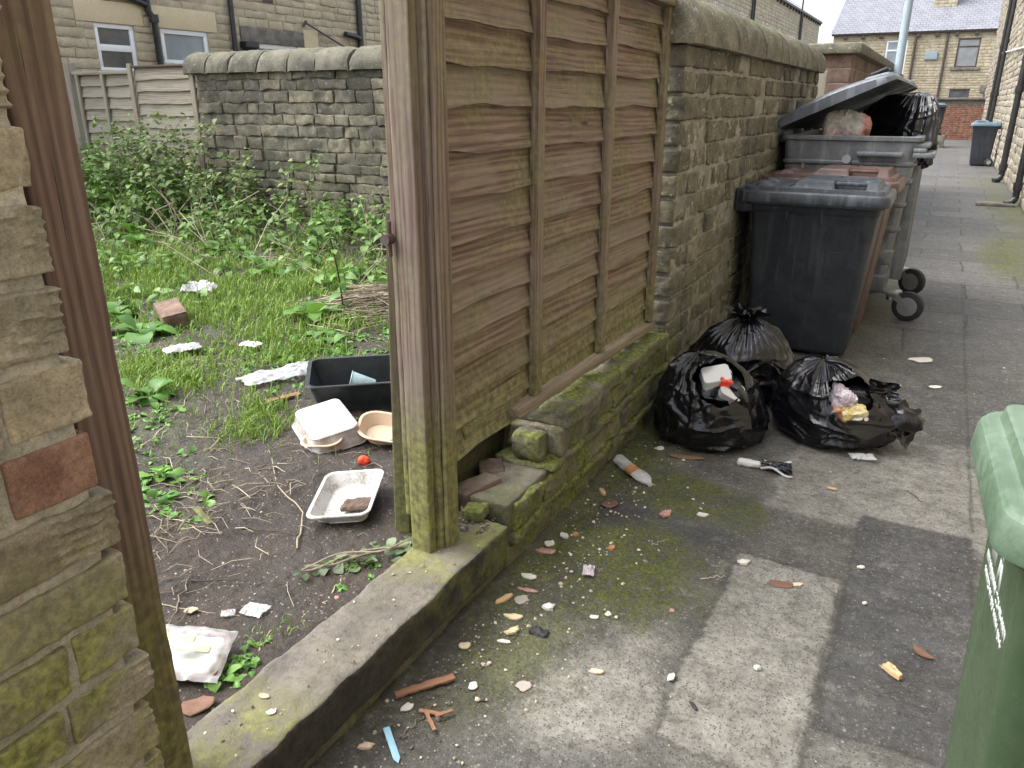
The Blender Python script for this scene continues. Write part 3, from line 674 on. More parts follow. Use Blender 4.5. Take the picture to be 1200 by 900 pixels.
def lap_panel(t, mat, x_of, y0, y1, edges, batt, top, frame_x, out, axis='y', ny=120, seed=0, bw=.042, rail_mat=None):
    """Horizontal waney-edged boards; edges = board bottoms from the top down."""
    rs = random.Random(seed); pu = (lambda x, u, z: (x, u, z)) if axis == 'y' else (lambda x, u, z: (u, x, z))
    us = np.linspace(y0, y1, ny); tops = [top]+list(edges[:-1])
    for i, (zt, zb) in enumerate(zip(tops, edges)):
        m = MB(); k = seed*50+i; off = rs.uniform(0, 50)
        Pn = np.stack([us*1.9, np.full(ny, k*3.3), np.zeros(ny)], 1)
        wv = fbm(Pn, 4, .5)*.030+np.clip(pn(Pn*.6+9), -.2, .5)*.014
        zz = zt+.035; nz = 8
        grid = np.zeros((nz+3, ny, 3)); lc = np.zeros((nz+3, ny, 3))
        for j in range(nz+3):
            if j <= nz:
                f = j/nz; z = zz*(1-f)+(zb+wv)*f; x = x_of-out*.012+out*(.004+.038*f)+out*.0025*fbm(np.stack([us*5, z*9, np.full(ny, k)], 1), 3)
            elif j == nz+1: z = zb+wv-.001; x = x_of+out*(.030-.011)
            else: z = np.full(ny, zz); x = x_of-out*.014
            z = z*np.ones(ny); x = x*np.ones(ny)
            for q in range(ny): grid[j, q] = pu(x[q], us[q], z[q])
            lc[j, :, 0] = us+off; lc[j, :, 1] = z+k*.7; lc[j, :, 2] = k
        m.grid(grid, rs.random(), lc=lc.reshape(-1, 3), flip=(out > 0) ^ (axis == 'x'))
        m.build('lap_board', mat, t)
    for (b0, b1, zb, zt) in batt:
        m = MB(); lo = pu(min(frame_x, frame_x+out*.03), b0, zb); hi = pu(max(frame_x, frame_x+out*.03), b1, zt)
        timber(m, lo, hi, 2, .015, .003, .002, rs.random()); m.build('batten', rail_mat or mat, t)
def mainpanel():
    t = thing('lap_fence_panel', 'large brown overlapping board fence panel with wavy edges and green algae beside the thick post', 'fence', (-1.2, 2.8, .45))
    E = [1.87, 1.755, 1.655, 1.535, 1.415, 1.29, 1.17, 1.06, .965, .87, .775, .675, .58, .478]
    lap_panel(t, M['wood'], -1.236, 1.86, 3.71, E, [(2.372, 2.420, .53, 1.985), (3.005, 3.052, .52, 1.985), (3.665, 3.715, .50, 1.985)], 1.96, -1.213, 1, ny=200, seed=3)
    m = MB(); timber(m, (-1.222, 1.9, 1.955), (-1.165, 3.73, 1.99), 1, .02, .003, .002); m.build('top_rail', M['wood'], t)
    m = MB(); timber(m, (-1.232, 2.22, .480), (-1.170, 3.72, .515), 1, .010, .005, .008); m.xform(Matrix.Translation((0, 2.9, .5)) @ Matrix.Rotation(R(-1.6), 4, 'X') @ Matrix.Translation((0, -2.9, -.5))); m.build('bottom_rail', M['rawwood'], t)
    m = MB(); timber(m, (-1.235, 1.93, .525), (-1.215, 2.3, .565), 1, .01, .004, .006); m.build('rotten_edge', M['wood'], t)
mainpanel()

# loose bricks and rubble below the panel
M['blackwood'] = m_wood('hole_shade_wood', [(.008, .006, .005), (.022, .016, .012), (.05, .038, .028), (.03, .024, .018)], green=.05, gz=(.4, .1))  # near-black wood colour stands in for the shade inside the hole
def rubble():
    for (p, sz, ang, mat, lab, nm) in [((-1.42, 2.06, .17), (.10, .19, .065), 14, 'dirtybrick', 'brown stone block lying behind the foot of the thick fence post', 'stone_block'),
                              ((-1.30, 2.14, .19), (.10, .17, .06), -20, 'dirtybrick', 'dirty reddish brick lying in the gap under the fence panel', 'brick'),
                              ((-1.33, 2.30, .19), (.09, .10, .06), 35, 'dirtybrick', 'broken half brick wedged under the fence panel', 'brick'),
                              ((-1.235, 2.02, .19), (.08, .07, .04), 10, 'lowwall', 'small mossy stone lump at the end of the threshold', 'stone_lump')]:
        m = MB(); h = A(*sz)/2; m.rblock((-h[0], -h[1], 0), (h[0], h[1], sz[2]), .008, random.random(), .006, .009, 14, jit=.006)
        m.xform(Matrix.Translation(p) @ Euler((R(4), R(-5), R(ang))).to_matrix().to_4x4())
        tag(m.build(nm, M[mat], origin=p), lab, nm.replace('_', ' '))
    for z0, lab in ((.17, 'lower dark board, coloured as shade, closing the hole behind the loose bricks'), (.335, 'upper dark board, coloured as shade, closing the hole behind the loose bricks')):
        m = MB(); timber(m, (-1.42, 1.92, z0), (-1.395, 3.0, z0+.155), 1, .02, .003, .004); tag(m.build('hole_board', M['blackwood'], origin=(-1.4, 2.4, z0)), lab, 'board')  # boards behind the bricks, the dark of the recess put into their colour
    m = MB(); rs = random.Random(8)
    m.rblock((-1.75, 2.5, .1), (-1.36, 3.7, .5), .05, .2, .02, .03, 8, 'xXyYZ', .02)
    tag(m.build('earth_bank', M['darkmortar'], origin=(-1.5, 3, .1)), kind='structure')
rubble()

# ------------------------------------------------------------------ yard back wall and fence
def yardwall():
    t = thing('yard_dividing_wall', 'sooty rough stone wall with big rounded coping stones at the back of the weedy yard', 'wall', (-5, 7, 0))
    m = MB(); random.seed(44); zs = courses(.0, 1.90, (.10, .14))
    course_wall(m, 'x', 7.0, -8.15, -1.5, zs, (.18, .42), .12, .022, .007, .010, .016, -1, prot=.014, jit=.020, fr=13)
    m.build('stonework', M['yardwall'], t)
    b = MB(); b.rblock((-8.12, 7.02, 0), (-1.5, 7.3, 1.92), .06, .5, .008, .01, 12, 'xXyZ'); b.build('mortar', M['darkmortar'], t)
    c = MB(); u = -8.3; k = 0
    while u < -1.5:
        e = u+random.uniform(.34, .5); n = 16; nx = 18; P = np.zeros((n+3, nx, 3)); sl = random.uniform(-.03, .05)
        for j, x in enumerate(np.linspace(u+.010, e-.010, nx)):
            pr = [(6.93, 1.885)]+[(7.16-.23*math.cos(a), 1.90+.225*math.sin(a)**.8) for a in np.linspace(.03, math.pi-.03, n+1)]+[(7.39, 1.885)]
            ed = min(j, nx-1-j); sh = .012 if ed == 0 else (.004 if ed == 1 else 0)
            for i, (y, z) in enumerate(pr): P[i, j] = (x+sl*(z-1.9)*3, y+sh, z-sh)
        W = P.reshape(-1, 3); nn = (W-A(0, 7.16, 1.88))*A(0, 1, 1); nn /= np.linalg.norm(nn, axis=1)[:, None]
        W = W+nn*(fbm(W*6+k*7, 4, .55)*.03)[:, None]; P = W.reshape(P.shape)
        n0 = c.n; c.grid(P, random.random()); kk = P.shape[0]
        c.f.append([[n0+i*nx for i in range(kk)][::-1], [n0+i*nx+nx-1 for i in range(kk)]]); u = e; k += 1
    c.build('coping', M['yardcoping'], t)
yardwall()
def yardfence():
    t = thing('grey_fence_panel', 'grey weathered overlapping board fence panel in the far corner of the yard', 'fence', (-9.3, 7, 0))
    E = [1.76, 1.62, 1.47, 1.33, 1.18, 1.03, .88, .73, .58, .43, .3]
    lap_panel(t, M['greywood'], 7.03, -10.45, -9.36, E, [(-10.45, -10.40, .3, 1.92), (-9.92, -9.87, .3, 1.9)], 1.88, 7.0, -1, 'x', 60, 9)
    m = MB(); timber(m, (-10.5, 6.97, 1.90), (-9.34, 7.04, 1.945), 0); m.build('top_rail', M['greywood'], t)
    t2 = thing('grey_fence_panel', 'slightly taller grey fence panel butted against the end of the sooty wall', 'fence', (-8.8, 7, 0))
    lap_panel(t2, M['greywood'], 7.03, -9.30, -8.2, [e+.07 for e in E], [(-9.36, -9.29, .3, 2.02), (-8.24, -8.17, .3, 1.97)], 1.95, 7.0, -1, 'x', 60, 15)
    m = MB(); timber(m, (-9.36, 6.98, 1.97), (-8.2, 7.04, 1.995), 0); m.build('top_rail', M['brownpipe'], t2)
    m = MB(); timber(m, (-10.66, 6.95, .1), (-10.53, 7.06, 2.06), 2)
    o = m.build('fence_end_post', M['greywood'], origin=(-10.6, 7, .1)); tag(o, 'grey square fence post at the left end of the back fence', 'post')
yardfence()

# ------------------------------------------------------------------ houses
def window(parent, axis, plane, u0, u1, z0, z1, out, frame, glass, bars=(), fw=.06, dep=.09, name='window'):
    fm = MB(); q = (lambda a, u, z: (a, u, z)) if axis == 'y' else (lambda a, u, z: (u, a, z))
    fa, fb = sorted((plane-out*dep, plane-out*(dep-.06)))
    def bar(a, b, c, d, e=0):
        lo = q(fa-e, a, c); hi = q(fb+e, b, d); slab_box(fm, lo, hi, .5, 0, .004)
    bar(u0, u1, z0, z0+fw); bar(u0, u1, z1-fw, z1); bar(u0, u0+fw, z0+fw, z1-fw, -.001); bar(u1-fw, u1, z0+fw, z1-fw, -.001)
    for (zb, h) in bars: bar(u0+fw, u1-fw, zb-h/2, zb+h/2, -.002)
    w = fm.build(name, M[frame], parent)
    g = MB(); a = plane-out*(dep-.025); g.grid(np.array([[q(a, u0+.01, z0+.01), q(a, u1-.01, z0+.01)], [q(a, u0+.01, z1-.01), q(a, u1-.01, z1-.01)]], float)); g.build('pane', M[glass], w)
    return w
def block(parent, name, mat, lo, hi, amp=.002, rr=.006, cs=.1, rnd=.5):
    m = MB(); m.rblock(lo, hi, cs, rnd, amp, rr, 5); return m.build(name, M[mat], parent)

def lefthouse():
    X = -12.3
    t = thing('terraced_house', 'buff stone terraced house with white windows behind the yard wall', 'house', (X-3, 12, 0))
    W1 = (8.70, 9.42, 2.03, 2.765); W2 = (9.95, 10.97, 2.19, 2.77); W3 = (12.12, 13.30, 1.4, 2.66)
    ops = [W1, W2, W3, (8.40, 9.62, 2.765, 3.10), (9.75, 11.2, 2.77, 3.12), (11.75, 13.5, 2.66, 2.93), (13.5, 13.95, 2.45, 3.0)]
    m = MB(); random.seed(51); zs = courses(.9, 6.5, (.13, .19), [2.66, 2.77, 3.1, 2.93])
    course_wall(m, 'y', X, 4, 24, zs, (.25, .6), .12, .07, .022, .015, .016, 1, ops=ops, prot=.012, faces='XyYzZ', fr=6, jit=.015)
    m.build('wall', M['sand'], t)
    b = MB()
    for (y0, y1, z0, z1) in [(4, 8.70, 0, 3.1), (9.42, 9.95, 0, 3.1), (10.97, 12.12, 0, 3.1), (13.3, 24, 0, 3.1), (4, 24, 3.1, 6.5), (8.7, 9.42, 0, 2.03), (9.95, 10.97, 0, 2.19), (12.12, 13.3, 0, 1.4), (8.7, 9.42, 2.766, 3.1), (9.95, 10.97, 2.77, 3.1), (12.12, 13.3, 2.66, 3.1)]:
        slab_box(b, (X-.3, y0, z0), (X-.014, y1, z1))
    b.build('pointing', M['sandmortar'], t)
    block(t, 'lintel', 'sanddressed', (X-.15, 8.40, 2.768), (X+.008, 9.62, 3.098)); block(t, 'lintel', 'sanddressed', (X-.15, 9.76, 2.773), (X+.008, 11.19, 3.118))
    block(t, 'lintel', 'greystone', (X-.15, 11.76, 2.663), (X+.02, 13.49, 2.93), .006); block(t, 'lintel', 'sanddressed', (X-.15, 13.5, 2.45), (X+.006, 13.95, 3.0))
    window(t, 'y', X, *W1, 1, 'upvc', 'glassdark', [(2.40, .10)], .07); window(t, 'y', X, *W2, 1, 'upvc', 'glassfrost', [], .08); window(t, 'y', X, *W3, 1, 'upvc', 'glassdark', [], .09)
    m = MB(); m.tube([(X+.09, 9.78, .5), (X+.09, 9.78, 2.88), (X+.07, 9.70, 3.02), (X+.07, 9.66, 6.4)], .055, 12)
    m.tube([(X+.09, 9.78, 2.84), (X+.09, 9.78, 2.96)], .075, 12); m.tube([(X+.07, 9.66, 3.1), (X+.08, 9.2, 3.22), (X+.08, 8.9, 3.24)], .05, 10)
    m.build('soil_pipe', M['pipe'], t)
    m = MB(); m.tube([(X+.07, 11.53, .5), (X+.07, 11.53, 6.4)], .05, 12); m.build('downpipe', M['pipe'], t)
    m = MB(); m.tube([(X+.08, 15.3, .5), (X+.08, 15.3, 6.4)], .065, 12); m.tube([(X+.08, 15.3, 2.92), (X+.10, 15.1, 2.96), (X+.10, 14.75, 2.99)], .06, 10); m.tube([(X+.08, 15.3, 2.62), (X+.08, 15.3, 2.78)], .085, 12); m.build('soil_pipe', M['pipe'], t)
    m = MB(); m.loft([rrect(.05, .06, .02, 2.35, cx=X+.1, cy=11.86), rrect(.06, .09, .02, 2.5, cx=X+.1, cy=11.86), rrect(.10, .17, .03, 2.56, cx=X+.11, cy=11.86), rrect(.10, .17, .03, 2.66, cx=X+.11, cy=11.86)]); m.tube([(X+.1, 11.86, 1), (X+.1, 11.86, 2.36)], .045, 10); m.build('hopper_head', M['pipe'], t)
    m = MB(); m.tube([(X+.1, 13.5, 3.12), (X+.1, 15.0, 2.62)], .02, 8); m.tube([(X+.06, 13.45, 3.05), (X+.1, 13.52, 3.16)], .03, 8); m.build('slanting_pipe', M['brownpipe'], t)
    for (a, b_, c, d) in ((17.15, 17.6, 3.25, 3.55), (17.15, 17.6, 2.66, 2.85)): block(t, 'wall_vent', 'bluegrey', (X-.02, a, c), (X+.03, b_, d), 0, .004)
    block(t, 'air_brick', 'brownpipe', (X-.02, 12.42, 3.42), (X+.02, 12.7, 3.6), 0, .004)
    m = MB(); P = np.array([[(X+.3, 4, 6.5), (X+.3, 24, 6.5)], [(X-4, 4, 9), (X-4, 24, 9)]], float); m.grid(P, lc=A((0, 0, 0), (20, 0, 0), (0, 5, 0), (20, 5, 0))); m.build('roof', M['slate'], t)
lefthouse()
def farterrace():
    X = -12.3
    t = thing('terraced_house', 'distant end of a buff stone terrace seen above the rounded mossy coping', 'house', (X-3, 55, 0))
    m = MB(); random.seed(61); wins = []; y = 33.5
    while y < 83:
        for (z0, z1) in ((5.55, 6.75),): wins.append((y, y+.75, z0, z1)); wins.append((y+1.5, y+2.2, z0, z1))
        y += 6.2
    zs = courses(2.0, 8.55, (.2, .26), [5.55, 6.75])
    course_wall(m, 'y', X, 24.2, 83.5, zs, (.5, 1.1), .1, .5, .02, .01, .02, 1, ops=wins, faces='XyYzZ')
    m.build('wall', M['sand'], t)
    b = MB(); slab_box(b, (X-8, 24.2, 0), (X-.16, 83.4, 8.5)); slab_box(b, (X-.2, 24.2, 0), (X-.02, 83.4, 5.5)); slab_box(b, (X-.2, 24.2, 6.8), (X-.02, 83.4, 8.5)); 
    ys = [24.2]+[v for w in wins for v in (w[0], w[1])]+[83.4]
    for i in range(0, len(ys), 2): slab_box(b, (X-.2, ys[i], 5.5), (X-.02, ys[i+1], 6.8))
    b.build('pointing', M['sandmortar'], t)
    for w in wins:
        window(t, 'y', X, *w, 1, 'upvc', 'glassdark', [(w[2]+.6, .06)], .07)
    block(t, 'gutter', 'brownpipe', (X+.02, 24.2, 8.5), (X+.22, 83.6, 8.68), 0, .02, 1)
    for y in np.arange(48, 83.4, 1.3): block(t, 'gutter_bracket', 'brownpipe', (X, y, 8.32), (X+.16, y+.14, 8.5), 0, .01, 1)
    m = MB(); m.grid(np.array([[(X+.25, 24.2, 8.69), (X+.25, 83.6, 8.69)], [(X-5, 24.2, 12), (X-5, 83.6, 12)]], float), lc=A((0, 0, 0), (60, 0, 0), (0, 6, 0), (60, 6, 0))); m.build('roof', M['slate'], t)
    for yy in (54.5, 72.5):
        m = MB(); m.tube([(X+.12, yy, 3), (X+.12, yy, 9.9)], .07, 8); m.tube([(X+.12, yy+.6, 3), (X+.12, yy+.6, 8.4)], .06, 8); m.tube([(X+.12, yy-.02, 8), (X+.12, yy+.7, 7.4)], .06, 8); m.build('soil_pipe', M['pipe'], t)
farterrace()
def endhouse():
    Y = 55.
    t = thing('terraced_house', 'stone house facing down the alley with slate roof and chimney', 'house', (-2, Y+3, 0))
    Wa = (-.36, .78, 3.5, 5.06); Wb = (-4.15, -3.0, 2.75, 5.06); Wc = (-.42, .68, 1.1, 2.32); Wd = (1.42, 2.4, 1.2, 2.1); We = (-6.25, -5.5, 3.4, 5.05)
    ops = [Wa, Wb, Wc, Wd, We, (1.2, 2.6, 2.1, 2.5)]
    m = MB(); random.seed(71); zs = courses(.6, 5.42, (.12, .17), [3.5, 5.06, 2.32, 2.1, 2.5])
    course_wall(m, 'x', Y, -7.2, 3.2, zs, (.25, .6), .15, .5, .018, .008, .014, -1, ops=ops, faces='yxXzZ')
    m.build('wall', M['sand'], t)
    b = MB(); slab_box(b, (-7.18, Y+.2, 0), (3.2, Y+8, 5.42))
    cuts = sorted([-7.18, 3.2]+[v for w in (Wa, Wb, Wd, We) for v in w[:2]])
    for i in range(0, len(cuts), 2): slab_box(b, (cuts[i], Y+.02, 0), (cuts[i+1], Y+.22, 5.42))
    for w in (Wa, Wb, Wd, We): slab_box(b, (w[0], Y+.021, w[3]), (w[1], Y+.22, 5.41))
    slab_box(b, (-.36, Y+.021, 2.33), (.78, Y+.22, 3.49)); b.build('pointing', M['sandmortar'], t)
    window(t, 'x', Y, *Wa, -1, 'brownpipe', 'glassgrey', [(4.62, .07)], .08); window(t, 'x', Y, *Wb, -1, 'upvc', 'glassfrost', [(4.5, .09)], .1)
    window(t, 'x', Y, *Wc, -1, 'brownpipe', 'glassdark', [], .08); window(t, 'x', Y, *Wd, -1, 'brownpipe', 'glassdark', [], .08); window(t, 'x', Y, *We, -1, 'upvc', 'glassgrey', [], .08)
    block(t, 'sill', 'greystone', (-.56, Y-.08, 3.34), (.96, Y+.1, 3.498)); block(t, 'lintel', 'greystone', (1.2, Y-.05, 2.1), (2.6, Y+.1, 2.5))
    block(t, 'meter_box', 'bluesteel', (-1.98, Y-.10, 3.95), (-1.32, Y, 4.4), 0, .01); block(t, 'floodlight', 'upvc', (1.72, Y-.15, 4.28), (1.98, Y, 4.5), 0, .03)
    block(t, 'gutter', 'brownpipe', (-7.3, Y-.2, 5.40), (3.3, Y+.02, 5.52), 0, .02, 1)
    for x in np.arange(-6.6, 3, 1.0): block(t, 'gutter_bracket', 'brownpipe', (x, Y-.16, 5.2), (x+.2, Y, 5.40), 0, .01)
    for x, mt, x2 in ((-.95, 'brownpipe', -1.3), (-2.6, 'brownpipe', -2.75)):
        m = MB(); m.tube([(x, Y-.08, 5.4), (x, Y-.08, 1.0)], .065, 8); m.build('downpipe', M[mt], t)
    m = MB(); m.grid(np.array([[(-7.35, Y-.25, 5.5), (3.4, Y-.25, 5.5)], [(-7.2, Y+4, 8.05), (3.4, Y+4, 8.05)]], float), lc=A((0, 0, 0), (10.7, 0, 0), (0, 5, 0), (10.7, 5, 0)))
    m.grid(np.array([[(-7.2, Y+4, 8.05), (3.4, Y+4, 8.05)], [(-7.2, Y+8, 5.5), (3.4, Y+8, 5.5)]], float)); m.build('roof', M['slate'], t)
    m = MB(); m.grid(np.array([[(-7.2, Y+.02, 5.42), (-7.2, Y+4, 7.98)], [(-7.2, Y+7.98, 5.42), (-7.2, Y+4, 7.98)]], float)); m.build('gable', M['sandmortar'], t)
    m = MB(); random.seed(5); course_wall(m, 'x', Y+2.2, -2.05, -.8, courses(6.3, 9.4, (.16, .2)), (.3, .5), .4, .5, .018, .008, .012, -1, faces='yxXzZ'); slab_box(m, (-2.03, Y+2.22, 6.2), (-.82, Y+3, 9.4)); m.build('chimney', M['sand'], t)
    block(t, 'chimney_flashing', 'upvc', (-2.2, Y+2.05, 6.72), (-.65, Y+2.19, 6.86), .01, .01, .2)
endhouse()
def rightterrace():
    X = 1.19
    t = thing('terraced_house', 'stone house wall with black pipes close along the right side of the alley', 'house', (X+3, 20, 0))
    m = MB(); random.seed(81); zs = courses(0, 6.2, (.13, .19))
    course_wall(m, 'y', X, 9, 44, zs, (.25, .6), .1, .2, .022, .014, .016, -1, faces='xyYzZ', prot=.018, fr=6, jit=.012)
    m.build('wall', M['rightstone'], t)
    b = MB(); slab_box(b, (X+.015, -5, 0), (X+7, 44, 6.2)); b.build('pointing', M['sandmortar'], t)
    for (y, z1, r, k) in ((14.75, 1.14, .05, 0), (19.2, 6.2, .06, 1), (29.5, 6.2, .055, 2), (32.5, 6.2, .05, 3)):
        m = MB(); m.tube([(X-.09, y, .12), (X-.09, y, z1)], r, 12)
        for z in np.arange(.25, z1, 1.5): m.tube([(X-.09, y, z), (X-.09, y, z+.12)], r*1.3, 12)
        m.tube([(X-.09, y, .13), (X-.14, y-.02, .06), (X-.22, y-.05, .03)], r*1.1, 10)
        m.build('downpipe', M['pipe'], t)
    m = MB(); slab_box(m, (X-.62, 14.6, .0), (X-.1, 14.9, .05), .05, .004, .01); m.build('gully_kerb', M['greystone'], t)
    for (y0, z0, y1, z1) in ((19, 2.6, 32, 3.1),):
        m = MB(); m.tube([(X-.05, y0, z0), (X-.05, y1, z1)], .022, 8); m.build('wall_cable', M['upvc'], t)
rightterrace()

# outhouse, gate, lamp post, brick end wall
def outhouse():
    t = thing('brick_outhouse', 'dark red brick outhouse with flat stone slab roof beyond the mossy wall', 'outbuilding', (-1.8, 13, 0))
    m = MB(); random.seed(91); zs = courses(.0, 2.09, .079)
    course_wall(m, 'y', -1.12, 10.4, 16.7, courses(.0, 2.09, .155), (.30, .46), .1, .08, .008, .003, .012, 1, faces='XyYzZ', prot=.003)
    course_wall(m, 'x', 10.4, -2.4, -1.125, courses(.0, 2.09, .155), (.30, .46), .1, .08, .008, .003, .012, -1, faces='yxXzZ', prot=.003)
    m.build('brickwork', M['outbrick'], t)
    b = MB(); slab_box(b, (-2.4, 10.407, 0), (-1.127, 16.7, 2.09)); b.build('mortar', M['palemortar'], t)
    m = MB(); m.rblock((-2.5, 10.28, 2.09), (-1.03, 16.85, 2.2), .12, .5, .006, .02, 6); m.build('roof_slab', M['coping'], t)
outhouse()
def backgate():
    t = thing('wooden_gate', 'narrow pale grey boarded gate at the far end of the mossy wall', 'gate', (-1.15, 8.2, 0))
    for (x0, x1, y0, z1, nm) in ((-1.26, -1.14, 7.96, 1.86, 'gate_post'), (-1.20, -1.12, 8.42, 1.84, 'gate_board')):
        m = MB(); timber(m, (x0, y0, 0), (x1, y0+.10, z1), 2); m.build(nm, M['greywood'], t)
    m = MB(); timber(m, (-1.25, 8.5, .05), (-1.2, 10.3, 1.6), 2); m.build('gate_leaf', M['greywood'], t)
backgate()
def lamppost():
    t = thing('lamp_post', 'plain blue-grey steel lamp post rising beyond the brick outhouse', 'lamp post', (-.90, 15, 0))
    m = MB(); m.tube([(-.9, 15, 0), (-.9, 15, 1.2)], .085, 16); m.build('base', M['bluesteel'], t)
    m = MB(); m.tube([(-.9, 15, 1.2), (-.9, 15, 1.26), (-.9, 15, 6.5)], [.085, .066, .060], 16); m.build('shaft', M['bluesteel'], t)
    m = MB(); m.tube([(-.9, 15, 6.5), (-.85, 15, 6.75), (-.5, 15, 6.9)], .035, 10); m.loft([rrect(.02, .06, .02, 6.86, cx=-.45), rrect(.2, .09, .05, 6.9, cx=-.3), rrect(.2, .09, .05, 6.96, cx=-.3)]); 
    m.v[-1] = m.v[-1]+A(0, 15, 0); m.build('lantern', M['bluesteel'], t)
lamppost()
def endwall():
    t = thing('brick_garden_wall', 'red brick wall with soot-dark top closing the far end of the alley', 'wall', (0, 41.5, 0))
    m = MB(); random.seed(95); course_wall(m, 'x', 41.5, -2.5, 2.2, courses(0, 1.42, .078), (.2, .24), .1, .5, .006, 0, .012, -1, faces='yxXzZ'); m.build('brickwork', M['endbrick'], t)
    m = MB(); course_wall(m, 'x', 41.5, -2.5, 2.2, courses(1.42, 1.68, .086), (.2, .24), .1, .5, .006, 0, .012, -1, faces='yxXzZ'); m.build('sooty_brick_courses', M['greystone'], t)
    b = MB(); slab_box(b, (-2.5, 41.51, 0), (2.2, 41.7, 1.68)); b.build('mortar', M['darkmortar'], t)
    block(t, 'coping', 'greystone', (-2.55, 41.4, 1.682), (2.25, 41.8, 1.77), .004, .02, .3)
endwall()
# ------------------------------------------------------------------ bins
def wheelie(name, label, group, loc, rotz, D=.80, W=.60, H=1.03, body='binblack', lid='binlid', marks=None, wmat='rubber', tap=(.085, .05, .070)):
    t = thing(name, label, 'wheelie bin', (0, 0, 0), group)
    hw = W/2; xf, xr = D/2, -D/2
    def sec(z):                                         # front x, rear x, half width at height z
        f = z/H
        return xf-.03-tap[0]*(1-f), xr+.06+tap[1]*(1-f), (hw-.03)-tap[2]*(1-f)
    m = MB(); rings = []
    for z in (.02, .03, .05, .3, .6, .9, .915, .925, H-.055, H-.05, H-.01):
        a, b, w = sec(z); gz = 0
        if z >= .915: gz = .004 if z < .925 else .008
        if z >= H-.05: gz = .016
        if z <= .03: gz = -.02 if z < .03 else -.006
        rings.append(rrect((a-b)/2+gz, w+gz, .045, z, 6, (a+b)/2))
    m.loft(rings)
    for sy in (1, -1):                                  # drip ribs high on each side
        for x in (-.14, .06):
            a, b, w = sec(.93)
            m.rblock((x, sy*(w+.001)-.006, .86), (x+.012, sy*(w+.001)+.006, .972), .05, .5, 0, .004)
    m.build('body', M[body], t)
    m = MB()                                            # rim collar
    a, b, w = sec(H)
    m.loft([rrect((a-b)/2+.012, w+.012, .05, H-.075, 6, (a+b)/2), rrect((a-b)/2+.026, w+.026, .05, H-.07, 6, (a+b)/2), rrect((a-b)/2+.026, w+.026, .05, H-.02, 6, (a+b)/2)], True, True); m.build('rim', M[body], t)
    # lid
    m = MB(); nx, ny = 110, 90; lx0, lx1 = xr-.01, xf+.012
    ee = np.array([0, .002, .005, .008, .012, .020, .027, .029, .0315, .034, .036, .042, .052, .060, .063, .068, .075, .082, .086, .092])
    gx = np.concatenate([lx0+ee, np.linspace(lx0+.1, lx1-.1, 90), lx1-ee[::-1]]); gy = np.concatenate([-hw+ee, np.linspace(-hw+.1, hw-.1, 70), hw-ee[::-1]]); X, Y = np.meshgrid(gx, gy, indexing='ij')
    cx, hx = (lx0+lx1)/2, (lx1-lx0)/2; r = .06
    px, py = X-cx, Y; qx, qy = np.clip(px, -hx+r, hx-r), np.clip(py, -hw+r, hw-r); dx, dy = px-qx, py-qy; dl = np.hypot(dx, dy)
    k = np.where(dl > r, r/np.maximum(dl, 1e-9), 1); px, py = qx+dx*k, qy+dy*k
    dl = np.hypot(px-qx, py-qy); ed = np.minimum(np.minimum(hx-np.abs(px), hw-np.abs(py)), r-dl+0*px)
    ed = np.where((np.abs(px) > hx-r) & (np.abs(py) > hw-r), r-dl, np.minimum(hx-np.abs(px), hw-np.abs(py)))
    Z = H+.008*sst(0, .008, ed)+.024*sst(.028, .035, ed)
    xx = px+cx
    pl = sst(.062, .085, ed)*sst(xr+.26, xr+.34, xx); Z = Z+.040*pl
    rear = sst(.07, .10, ed)*sst(xr+.20, xr+.10, xx)*(np.abs(np.abs(py)-.13) < .09); Z = Z+.020*rear*sst(.09, .06, np.abs(np.abs(py)-.13))
    gx0, gx1 = xf-.30, xf-.13
    notch = sst(gx0-.006, gx0, xx)*sst(gx1+.006, gx1, xx)*sst(hw-.19, hw-.18, np.abs(py))*sst(hw-.052, hw-.058, np.abs(py))
    Z = Z-.062*notch*pl
    Z = Z+.006*np.cos(px/hx*1.4)*np.cos(py/hw*1.4)
    P = np.stack([xx, py, Z], -1); m.grid(P)
    loop = np.concatenate([P[:-1, 0], P[-1, :-1], P[:0:-1, -1], P[0, :0:-1]])
    sk = [loop]
    for (o, dz) in ((.004, -.008), (.008, -.05), (.006, -.058), (-.006, -.058)):
        q = loop.copy(); v = q[:, :2]-np.stack([np.clip(q[:, 0], cx-hx+r, cx+hx-r), np.clip(q[:, 1], -hw+r, hw-r)], 1); v /= np.maximum(np.linalg.norm(v, axis=1), 1e-9)[:, None]
        q[:, :2] += v*o; q[:, 2] = H+dz; sk.append(q)
    m.loft(sk, False, False)
    L = m.build('lid', M[lid], t)
    for sy in (1, -1):
        g = MB(); g.rblock((gx0-.006, sy*(hw-.098)-.018, H+.052), (gx1+.006, sy*(hw-.098)+.018, H+.074), .02, .5, 0, .008); g.build('grip', M[lid], L)
    m = MB(); m.tube([(xr-.03, -hw+.05, H+.0), (xr-.03, hw-.05, H+.0)], .017, 12)
    for y in (-hw+.06, -.1, .1, hw-.06): m.rblock((xr-.045, y-.02, H-.13), (xr+.10, y+.02, H+.018), .05, .5, 0, .018)
    m.build('handle', M[body], t)
    a, b, w = sec(.1)
    for sy in (1, -1):
        m = MB(); m.tube([(b+.02, sy*(w-.01), .10), (b+.02, sy*(w+.012), .10), (b+.02, sy*(w+.045), .10), (b+.02, sy*(w+.055), .10)], [.09, .1, .1, .085], 24); wh = m.build('wheel', M[wmat], t)
        m = MB(); m.tube([(b+.02, sy*(w+.050), .10), (b+.02, sy*(w+.058), .10)], .05, 16); m.build('hub', M['steel'], wh)
